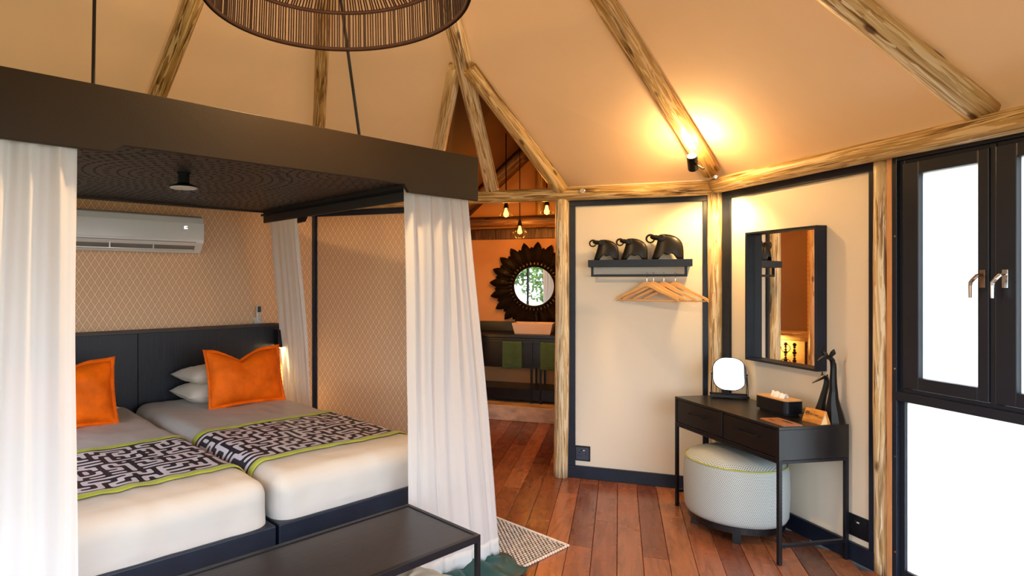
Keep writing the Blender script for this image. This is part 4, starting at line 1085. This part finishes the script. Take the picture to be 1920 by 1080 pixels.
# ------------------------------------------------------------------ shelf, elephants, hangers (frame A)
sh = thing('wall_shelf', 'black wall shelf with a hanging rail on the cream panel', 'shelf', 'A')
SX0, SX1 = 2.405, 3.125
m = MB().box(SX0, SX1, -0.14, 0.018, 1.657, 1.710)
m.build('ledge', 'black_trim', sh, bevel=0.002)
m = MB(); ry = -0.085
m.box(SX0 + 0.02, SX1 - 0.03, ry - 0.009, ry + 0.009, 1.583, 1.601); m.box(SX0 + 0.02, SX0 + 0.038, ry - 0.009, ry + 0.009, 1.601, 1.657); m.box(SX1 - 0.048, SX1 - 0.03, ry - 0.009, ry + 0.009, 1.601, 1.657)
m.build('rail', 'black_trim', sh, bevel=0.0015)
def elephant(x, sc, label, dz=0.0):
    e = thing('carved_elephant', label, 'figurine', 'A', x, -0.062, 1.7105)
    bw_, bh = 0.198 * sc, 0.172 * sc
    lev = [(0.0, 0.0, 1.0, .30), (0.1, 0.02, 1.0, .30), (0.2, .045, 1.0, .30), (0.35, .085, .998, .29), (0.5, .125, .985, .27), (0.62, .155, .96, .25), (0.74, .18, .91, .22), (0.84, .19, .83, .19), (0.92, .20, .72, .15), (0.97, .24, .60, .10), (1.0, .34, .46, .03)]
    n = 48; vs = []; fs = []
    def zz(xn):
        pts = [(0, 0), (.2, 0), (.36, .27), (.52, .17), (.66, .27), (.82, 0), (1, 0)]
        for (a0, b0), (a1, b1) in zip(pts, pts[1:]):
            if a0 <= xn <= a1: return b0 + (b1 - b0) * (xn - a0) / (a1 - a0)
        return 0
    for i, (h, xl, xr, d) in enumerate(lev):
        for j in range(n):
            a_ = 2 * PI * j / n; xn = (xl + xr) / 2 + (xr - xl) / 2 * math.cos(a_)
            z = h
            if i < 3: z = max(h, zz(xn) + h * 0.25) if i else zz(xn) + 0.0
            if i == 0: z = zz(xn)
            elif h < zz(xn) + 0.02 * i: z = zz(xn) + 0.02 * i
            vs.append(((xn - 0.5) * bw_, d * 0.52 * bw_ * math.sin(a_) * 1.15, z * bh))
    for i in range(len(lev) - 1):
        for j in range(n): fs.append((i * n + j, i * n + (j + 1) % n, (i + 1) * n + (j + 1) % n, (i + 1) * n + j))
    fs.append(tuple((len(lev) - 1) * n + j for j in range(n)))
    MB().add(vs, fs).build('body', 'carved_black', e, smooth=True, solid=0.004)
    MB().ell(((0.13 - 0.5) * bw_, 0, 0.88 * bh), (0.20 * bw_, 0.13 * bw_, 0.105 * bh), Matrix.Rotation(R(8), 4, 'Y')).build('head', 'carved_black', e, smooth=True)
    MB().ell(((0.30 - 0.5) * bw_, -0.12 * bw_, 0.85 * bh), (0.13 * bw_, 0.03 * bw_, 0.15 * bh), Matrix.Rotation(R(35), 4, 'Y')).build('ear', 'carved_black', e, smooth=True)
    MB().ell(((0.30 - 0.5) * bw_, 0.12 * bw_, 0.85 * bh), (0.13 * bw_, 0.03 * bw_, 0.15 * bh), Matrix.Rotation(R(35), 4, 'Y')).build('ear', 'carved_black', e, smooth=True)
    c = Vector(((-0.05 - 0.5) * bw_, 0, 0.84 * bh)); r = 0.115 * bw_
    pts = [Vector(((0.05 - 0.5) * bw_, 0, 0.955 * bh))] + [c + Vector((r * math.cos(R(t)) * 1.15, 0, r * math.sin(R(t)) * 1.15)) for t in range(80, 381, 20)]
    MB().tube(pts, [0.04 * bw_ * (1 - 0.4 * k / len(pts)) for k in range(len(pts))], 8).build('trunk', 'carved_black', e, smooth=True)
    return e
elephant(2.535, 0.90, 'leftmost of the three black carved elephants on the wall shelf')
elephant(2.735, 0.93, 'middle one of the three black carved elephants on the wall shelf')
elephant(2.965, 1.08, 'largest, rightmost of the three black carved elephants on the wall shelf')

def hanger0():
    e = thing('coat_hanger', 'x', 'hanger', 'A', group='wooden hangers on the rail')
    # arms: thick curved piece
    n = 40; vs = []; fs = []
    def top(s): s_ = abs(s); return -0.062 - 0.108 * s_ ** 1.12 + 0.020 * math.exp(-(s_ / 0.30) ** 2) - 0.004 * (s_ > 0.97)
    def th(s): s_ = abs(s); return 0.040 - 0.019 * min(1, s_ * 1.6) + (0.003 if s_ > 0.93 else 0)
    for i in range(n + 1):
        s = -1 + 2 * i / n; x = s * 0.222; z = top(s); t_ = th(s); w = 0.0075 + 0.003 * (1 - abs(s))
        vs += [(x, -w, z), (x, w, z), (x, w, z - t_), (x, -w, z - t_)]
    for i in range(n):
        for k in range(4): fs.append((4 * i + k, 4 * i + (k + 1) % 4, 4 * i + 4 + (k + 1) % 4, 4 * i + 4 + k))
    fs += [(3, 2, 1, 0), (4 * n, 4 * n + 1, 4 * n + 2, 4 * n + 3)]
    MB().add(vs, fs).build('shoulder_arms', 'hanger_wood', e, bevel=0.002)
    MB().tube([(-0.205, 0, -0.186), (0.205, 0, -0.186)], 0.0055, 10).build('trouser_bar', 'hanger_wood', e)
    h = [(0, 0, -0.05), (0, 0, -0.025)] + [(0, 0.0, -0.025 + 0.004 * k) for k in range(1, 4)]
    hk = [Vector((0, 0, -0.05)), Vector((0, 0, -0.02))]
    for t in range(-60, 200, 20): hk.append(Vector((0.013 * math.cos(R(t)) * 0.2, 0.013 * math.cos(R(t)), 0.0075 + 0.0145 * math.sin(R(t)))))
    MB().tube(hk, 0.0016, 6).build('hook', 'chrome', e)
    return e
h0 = hanger0()
hl = ['leftmost wooden coat hanger on the rail, in front of the others', 'second wooden coat hanger from the left on the rail', 'third wooden coat hanger from the left on the rail', 'rightmost wooden coat hanger on the rail, reaching past the black trim']
for k, (x, a_) in enumerate(((2.822, 10), (2.868, 10), (2.938, 11), (3.015, 9))):
    e = h0 if k == 0 else copy_tree(h0)
    e['label'] = hl[k]; at(e, 'A', x, ry, 1.592, -a_ - 8)

# ------------------------------------------------------------------ corner spotlight
ce = Vector((1.985, 4.10, 2.405))
sp = bpy.data.objects.new('spotlight', None); C.objects.link(sp); sp.location = ce
axis = Vector((-0.34, -0.55, 0.60)).normalized()
sp.rotation_mode = 'QUATERNION'; sp.rotation_quaternion = axis.to_track_quat('Z', 'Y')
tag(sp, 'small black cylinder spotlight glowing at the top of the corner post', 'spotlight')
MB().lathe([(0.0001, -0.125), (0.030, -0.125), (0.033, -0.118), (0.033, -0.008), (0.030, -0.008), (0.028, -0.03)], 24).build('body', 'black_metal', sp, smooth=False)
MB().lathe([(0.027, -0.028), (0.020, -0.012), (0.0001, -0.008)], 20).build('bulb', 'bulb_warm', sp, smooth=True)
MB().tube([(0.0, 0.0, -0.07), (0.045, -0.06, -0.055), (0.075, -0.09, -0.06)], 0.007, 8).build('bracket_arm', 'black_metal', sp)
lo_ = lamp('spot_up', 'POINT', (0, 0, 0.04), 9, (1.0, 0.58, 0.22), 0.02, sp)
lo2 = lamp('spot_down', 'SPOT', tuple(C1 + Vector((-0.14, -0.26, 2.17))), 16, (1.0, 0.60, 0.22), 0.03, None, spot_size=R(150), spot_blend=0.8)
lo2.rotation_euler = (Vector((0.14, 0.25, -0.9))).to_track_quat('-Z', 'Y').to_euler()

# ------------------------------------------------------------------ lampshade
PC = Vector((-0.235, 2.32, 0))
ps = bpy.data.objects.new('pendant_lamp', None); C.objects.link(ps); ps.location = (PC.x, PC.y, 2.63)
tag(ps, 'wide round lampshade of dark brown cords hanging from the roof apex', 'lamp')
RB = 0.505
def ringt(r, z, t, nm):
    MB().tube([(r * math.cos(2 * PI * k / 96), r * math.sin(2 * PI * k / 96), z) for k in range(96)], t, 8, closed=True).build(nm, 'rope_brown', ps, smooth=True)
ringt(RB, 0.0, 0.010, 'bottom_ring'); ringt(RB - 0.01, 0.165, 0.009, 'middle_ring'); ringt(0.16, 0.36, 0.008, 'top_ring')
NC = 260
cord = MB().tube([(RB, 0, 0.0), (RB - 0.01, 0, 0.165)], 0.0032, 5).mesh('side_cord'); cord.materials.append(MT['rope_brown'])
cord2 = MB().tube([(RB - 0.01, 0, 0.165), (0.16, 0, 0.36)], 0.0036, 5).mesh('crown_cord'); cord2.materials.append(MT['rope_brown'])
for k in range(NC):
    a_ = 2 * PI * (k + random.uniform(-.25, .25)) / NC
    o = bpy.data.objects.new('side_cord', cord); C.objects.link(o); o.parent = ps; o.rotation_euler = (0, 0, a_)
for k in range(220):
    a_ = 2 * PI * (k + random.uniform(-.2, .2)) / 220
    o = bpy.data.objects.new('crown_cord', cord2); C.objects.link(o); o.parent = ps; o.rotation_euler = (0, 0, a_)
MB().tube([(0, 0, 0.20), (0, 0, 0.36)], 0.022, 14).build('socket', 'black_metal', ps)
MB().tube([(0, 0, 0.36), (0.02, 0, 1.46)], 0.004, 6).build('cable', 'black_metal', ps)
m = MB()
for k in range(3): a_ = 2 * PI * k / 3; m.tube([(0, 0, 0.35), (0.16 * math.cos(a_), 0.16 * math.sin(a_), 0.36)], 0.004, 6)
m.build('spider', 'black_metal', ps)
MB().ell((0, 0, 0.15), (0.045, 0.045, 0.058)).build('bulb', 'bulb_warm', ps, smooth=True)
lamp('pendant_light', 'POINT', (0, 0, 0.09), 45, (1.0, 0.60, 0.28), 0.05, ps)

# ------------------------------------------------------------------ bathroom (frame A)
def pend(x, y, z, top, label, cage):
    e = thing('pendant_bulb', label, 'lamp', 'A', x, y, z)
    MB().tube([(0, 0, 0.095), (0, 0, top - z)], 0.006 if not cage else 0.005, 6).build('cord', 'black_metal', e)
    MB().lathe([(0.0001, 0.12), (0.012, 0.115), (0.024, 0.065), (0.024, 0.055)], 16).build('lamp_holder', 'black_metal', e, smooth=False)
    MB().lathe([(0.010, 0.06), (0.016, 0.03), (0.026, 0.0), (0.024, -0.02), (0.0001, -0.034)], 16).build('bulb', 'bulb_amber', e, smooth=True)
    w = MB()
    rt, rm, rb2 = (0.024, 0.062, 0.036); zt, zm, zb = 0.06, -0.02, (-0.075 if cage else -0.028)
    nn = 6
    if cage: rm = 0.075
    for k in range(nn):
        a0 = 2 * PI * k / nn; a1 = 2 * PI * (k + 1) / nn; ah = (a0 + a1) / 2
        P = lambda r_, a_, z_: (r_ * math.cos(a_), r_ * math.sin(a_), z_)
        w.tube([P(rt, a0, zt), P(rm, a0, zm)], 0.0016, 4); w.tube([P(rm, a0, zm), P(rm, a1, zm)], 0.0016, 4)
        if cage: w.tube([P(rm, a0, zm), P(rb2, a0, zb)], 0.0016, 4); w.tube([P(rb2, a0, zb), P(rb2, a1, zb)], 0.0016, 4); w.tube([P(rt, a0, zt), P(rm, ah, zm)], 0.0014, 4)
    w.build('wire_cage', 'black_metal', e)
    lamp('pendant_light', 'POINT', (0, 0, -0.05), 6, (1.0, 0.33, 0.04), 0.03, e)
def a_of(px, y):   # plan helper: where the line of sight of a column crosses depth y of the annex
    t = (px - 747) / 1136; d = dirv(-20); n = dirv(70)
    # C0 + a d + y n ; X = t*Y
    return (t * (C0.y + y * n.y) - (C0.x + y * n.x)) / (d.x - t * d.y)
pend(1.60, 0.90, 2.20, 2.98, 'left amber pendant bulb hanging in the bathroom', False)
pend(1.985, 0.90, 2.21, 2.70, 'right amber pendant bulb beside the doorway post', False)
pend(1.628, 1.58, 2.085, 3.0, 'lowest pendant in a geometric wire cage above the sunburst mirror', True)

# sunburst mirror
SM = thing('sunburst_mirror', 'round mirror ringed by black carved petals on the bathroom wall', 'mirror', 'A', a_of(1001, 2.40), 2.42, 1.487, rz=2.4)
MB().lathe([(0.232, 0.0), (0.262, 0.0), (0.262, 0.025), (0.247, 0.034), (0.232, 0.025), (0.232, 0.0)], 48, Matrix.Rotation(R(90), 4, 'X'), cap=False).build('rim', 'carved_black', SM, smooth=False)
MB().lathe([(0.236, 0.006), (0.236, 0.010), (0.0001, 0.0101)], 48, Matrix.Rotation(R(90), 4, 'X')).build('glass', 'mirror_glass', SM)
def petal(r0, r1, w, dep):
    m = MB(); nu = 10; L = r1 - r0
    prof = [(0, .20), (.12, .25), (.3, .7), (.5, 1.0), (.68, .95), (.85, .6), (.95, .25), (1.0, .03)]
    vs = []; fs = []
    for t, k in prof:
        x = r0 + L * t; hw = w / 2 * k
        vs += [(x, dep - 0.004, -hw), (x, dep - 0.016 - 0.012 * k, 0), (x, dep - 0.004, hw), (x, dep + 0.004, hw), (x, dep + 0.004, -hw)]
    for i in range(len(prof) - 1):
        for k in range(5): fs.append((5 * i + k, 5 * i + (k + 1) % 5, 5 * i + 5 + (k + 1) % 5, 5 * i + 5 + k))
    fs += [(4, 3, 2, 1, 0), tuple(5 * (len(prof) - 1) + k for k in range(5))]
    me = m.add(vs, fs).mesh('petal'); me.materials.append(MT['carved_black']); return me
pl, psm = petal(0.25, 0.535, 0.115, -0.012), petal(0.25, 0.475, 0.105, 0.004)
for k in range(20):
    for me, off in ((pl, 0), (psm, 0.5)):
        o = bpy.data.objects.new('petal', me); C.objects.link(o); o.parent = SM; o.rotation_euler = (0, R(360 * (k + off) / 20 + 5), 0)

# vanity unit
VX0, VX1 = MID - 0.66, MID + 0.80
va = thing('vanity_unit', 'black steel and wood washstand under the sunburst mirror', 'washstand', 'A')
MB().box(VX0, VX1, 1.96, 2.42, 0.905, 0.94).build('worktop', 'black_desk', va, bevel=0.002)
MB().box(VX0 + 0.02, VX1 - 0.02, 2.0, 2.40, 0.56, 0.90).build('drawer_box', 'black_desk', va, bevel=0.003)
for x0 in (VX0 + 0.04, VX0 + 0.74):
    MB().box(x0, x0 + 0.68, 1.985, 2.0, 0.60, 0.875).build('drawer', 'black_desk', va, bevel=0.003)
for x in (VX0, VX0 + 0.70, VX0 + 0.80, VX1 - 0.025):
    for y in (1.97, 2.39):
        MB().box(x, x + 0.022, y, y + 0.022, 0.166, 0.56 if 0.1 < x - VX0 < 1.3 else 0.905).build('leg', 'black_metal', va)
MB().box(VX0, VX1, 1.97, 2.41, 0.20, 0.325).build('lower_shelf', 'black_desk', va, bevel=0.002)
MB().box(VX0, VX1, 1.965, 1.975, 0.835, 0.845).build('towel_rail', 'black_metal', va)
MB().box(VX0 + 0.03, VX1, 2.405, 2.42, 0.94, 1.06).build('splashback', 'black_desk', va, bevel=0.002)
bs = thing('basin', 'white rectangular counter basin on the black washstand', 'basin', 'A', a_of(1001, 2.2), 2.19, 0.941)
m = MB()
def fr(w, d, z): return [(w / 2 * sx_, d / 2 * sy_, z) for sx_, sy_ in ((-1, -1), (1, -1), (1, 1), (-1, 1))]
vs = fr(0.40, 0.27, 0) + fr(0.46, 0.32, 0.125) + fr(0.44, 0.30, 0.125) + fr(0.38, 0.25, 0.02)
fs = [(3, 2, 1, 0)]
for i in range(3):
    for k in range(4): fs.append((4 * i + k, 4 * i + (k + 1) % 4, 4 * i + 4 + (k + 1) % 4, 4 * i + 4 + k))
fs.append((12, 13, 14, 15))
m.add(vs, fs).build('bowl', 'white_ceramic', bs, bevel=0.012, seg=3)
MB().tube([(0, 0.0, 0.0205), (0, 0.0, 0.024)], 0.02, 16).build('drain', 'chrome', bs)
tpw = thing('tap', 'tall black tap behind the white basin', 'tap', 'A', a_of(1006, 2.36), 2.37, 0.941)
MB().tube([(0, 0, 0), (0, 0, 0.24)], 0.02, 14).build('column', 'black_metal', tpw); MB().tube([(0, 0, 0.22), (0, -0.10, 0.215), (0, -0.11, 0.20)], 0.012, 10).build('spout', 'black_metal', tpw); MB().bar((0, 0, 0.24), (0, 0.03, 0.27), 0.012).build('lever', 'black_metal', tpw)
def towel(xc, label, w=0.225, z1=0.0, z0=0.56):
    e = thing('hand_towel', label, 'towel', 'A', xc, 1.95, 0)
    def g(u, v):
        s = v * 2 - 1      # back, over rail, front
        if s < -0.06: y = 0.034; z = 0.85 - (0.85 - z0 - 0.02) * (-s - 0.06) / 0.94
        elif s > 0.06: y = -0.006; z = 0.85 - (0.85 - z0) * (s - 0.06) / 0.94
        else: a_ = (s + 0.06) / 0.12 * PI; y = 0.014 + 0.020 * math.cos(a_); z = 0.85 + 0.012 * math.sin(a_)
        return Vector(((u - 0.5) * w * (1 - 0.02 * (s > 0)), y + 0.004 * math.sin(u * 8 + z * 7) * (s > 0.06), z - 0.004 * math.sin(u * 5) * (abs(s) > 0.9)))
    MB().grid(24, 60, g).build('terry_cloth', 'green_towel', e, smooth=True, solid=0.008)
    MB().box(-w / 2 + 0.004, w / 2 - 0.004, -0.0145, -0.010, z0 + 0.03, z0 + 0.055).build('woven_band', 'green_towel', e)
towel(a_of(960, 1.95), 'green towel on the washstand rail, left of the basin')
towel(a_of(1032, 1.95), 'green towel on the washstand rail under the basin, by the doorway post')
# console with bead ornaments on the left bathroom wall (seen in the wall mirror)
LX = MID - HW
log('log_rail', fw('A', LX + 0.05, 0.12, 0.99), fw('A', LX + 0.05, 1.15, 0.99), 0.045, 'short horizontal log on the bathroom side wall, seen in the wall mirror', 'beam', 'log_pale', 0, 41)
cs = thing('console_shelf', 'black backlit shelf on the bathroom side wall, seen in the wall mirror', 'shelf', 'A')
MB().box(LX + 0.005, LX + 0.22, 0.11, 1.1, 0.59, 0.62).build('board', 'black_desk', cs, bevel=0.002)
MB().box(LX + 0.001, LX + 0.012, 0.17, 1.1, 0.62, 0.93).build('back_panel', 'end_grain', cs)
MB().box(LX + 0.001, LX + 0.25, 1.1, 1.14, 0.40, 0.93).build('side_board', 'black_desk', cs); MB().box(LX + 0.001, LX + 0.06, 0.11, 0.165, 0.40, 0.93).build('side_board', 'black_desk', cs)
lamp('shelf_light', 'POINT', (LX + 0.09, 0.42, 0.90), 2.5, (1.0, 0.55, 0.15), 0.03, cs)
for k, (y, lb) in enumerate(((0.315, 'bead ornament with two rings on the bathroom shelf, seen in the wall mirror'), (0.235, 'plain bead ornament on the bathroom shelf, seen in the wall mirror'))):
    e = thing('bead_ornament', lb, 'ornament', 'A', LX + 0.13, y, 0.6205)
    MB().lathe([(0.03, 0), (0.03, 0.01), (0.004, 0.012), (0.004, 0.30)], 12).build('stand', 'carved_black', e)
    for q in range(10): MB().ell((0, 0, 0.03 + q * 0.028), (0.013 + 0.006 * (q % 3 == 0),) * 3, None, 10, 6).build('bead', 'carved_black', e, smooth=True)
    if k == 0:
        for z, r in ((0.08, 0.05), (0.24, 0.042)):
            MB().tube([(0, r * math.cos(2 * PI * j / 20), z + r * math.sin(2 * PI * j / 20)) for j in range(20)], 0.004, 6, closed=True).build('hoop', 'carved_black', e)

# ------------------------------------------------------------------ outside, seen only in reflections
gr = MB().box(-40, 40, -40, 40, -0.5, -0.35).build('ground', 'ground', None); gr['kind'] = 'structure'
dk_ = MB().box(0, 3.3, 0.1, 1.6, -0.35, -0.02).build('deck', 'log_dark', None); at(dk_, 'D'); dk_['kind'] = 'structure'
def tree(x, y, h, label, seed):
    rnd = random.Random(seed)
    e = bpy.data.objects.new('tree', None); C.objects.link(e); e.location = (x, y, -0.35); tag(e, label, 'tree')
    MB().tube([(0, 0, 0), (0.1, 0.05, h * 0.35), (0.0, 0.1, h * 0.7)], [0.14, 0.10, 0.05], 8).build('trunk', 'bark', e, smooth=True)
    m = MB()
    for _ in range(4200):
        a_ = rnd.uniform(0, 2 * PI); b_ = rnd.gauss(0, 1); r = h * 0.38 * rnd.random() ** 0.4
        p = Vector((r * math.cos(a_) * math.cos(b_ * 0.7), r * math.sin(a_) * math.cos(b_ * 0.7), h * 0.62 + r * math.sin(b_ * 0.7)))
        d1 = Vector((rnd.gauss(0, 1), rnd.gauss(0, 1), rnd.gauss(0, 1))).normalized() * 0.11; d2 = Vector((rnd.gauss(0, 1), rnd.gauss(0, 1), rnd.gauss(0, 1))).normalized() * 0.06
        m.add([p - d1, p + d2, p + d1, p - d2], [(0, 1, 2, 3)])
    m.build('foliage', 'leaf', e)['kind'] = 'stuff'
for k, (x, y, h, lb) in enumerate(((-6.5, -4.5, 4.2, 'leafy green tree outside, reflected in the sunburst mirror'), (-9, -2, 5, 'green tree outside to the left of the tent'), (-4.0, -7.5, 4.6, 'green tree outside in front of the tent'), (-8.5, -8.0, 5.5, 'tall green tree outside beyond the front deck'))):
    tree(x, y, h, lb, k)
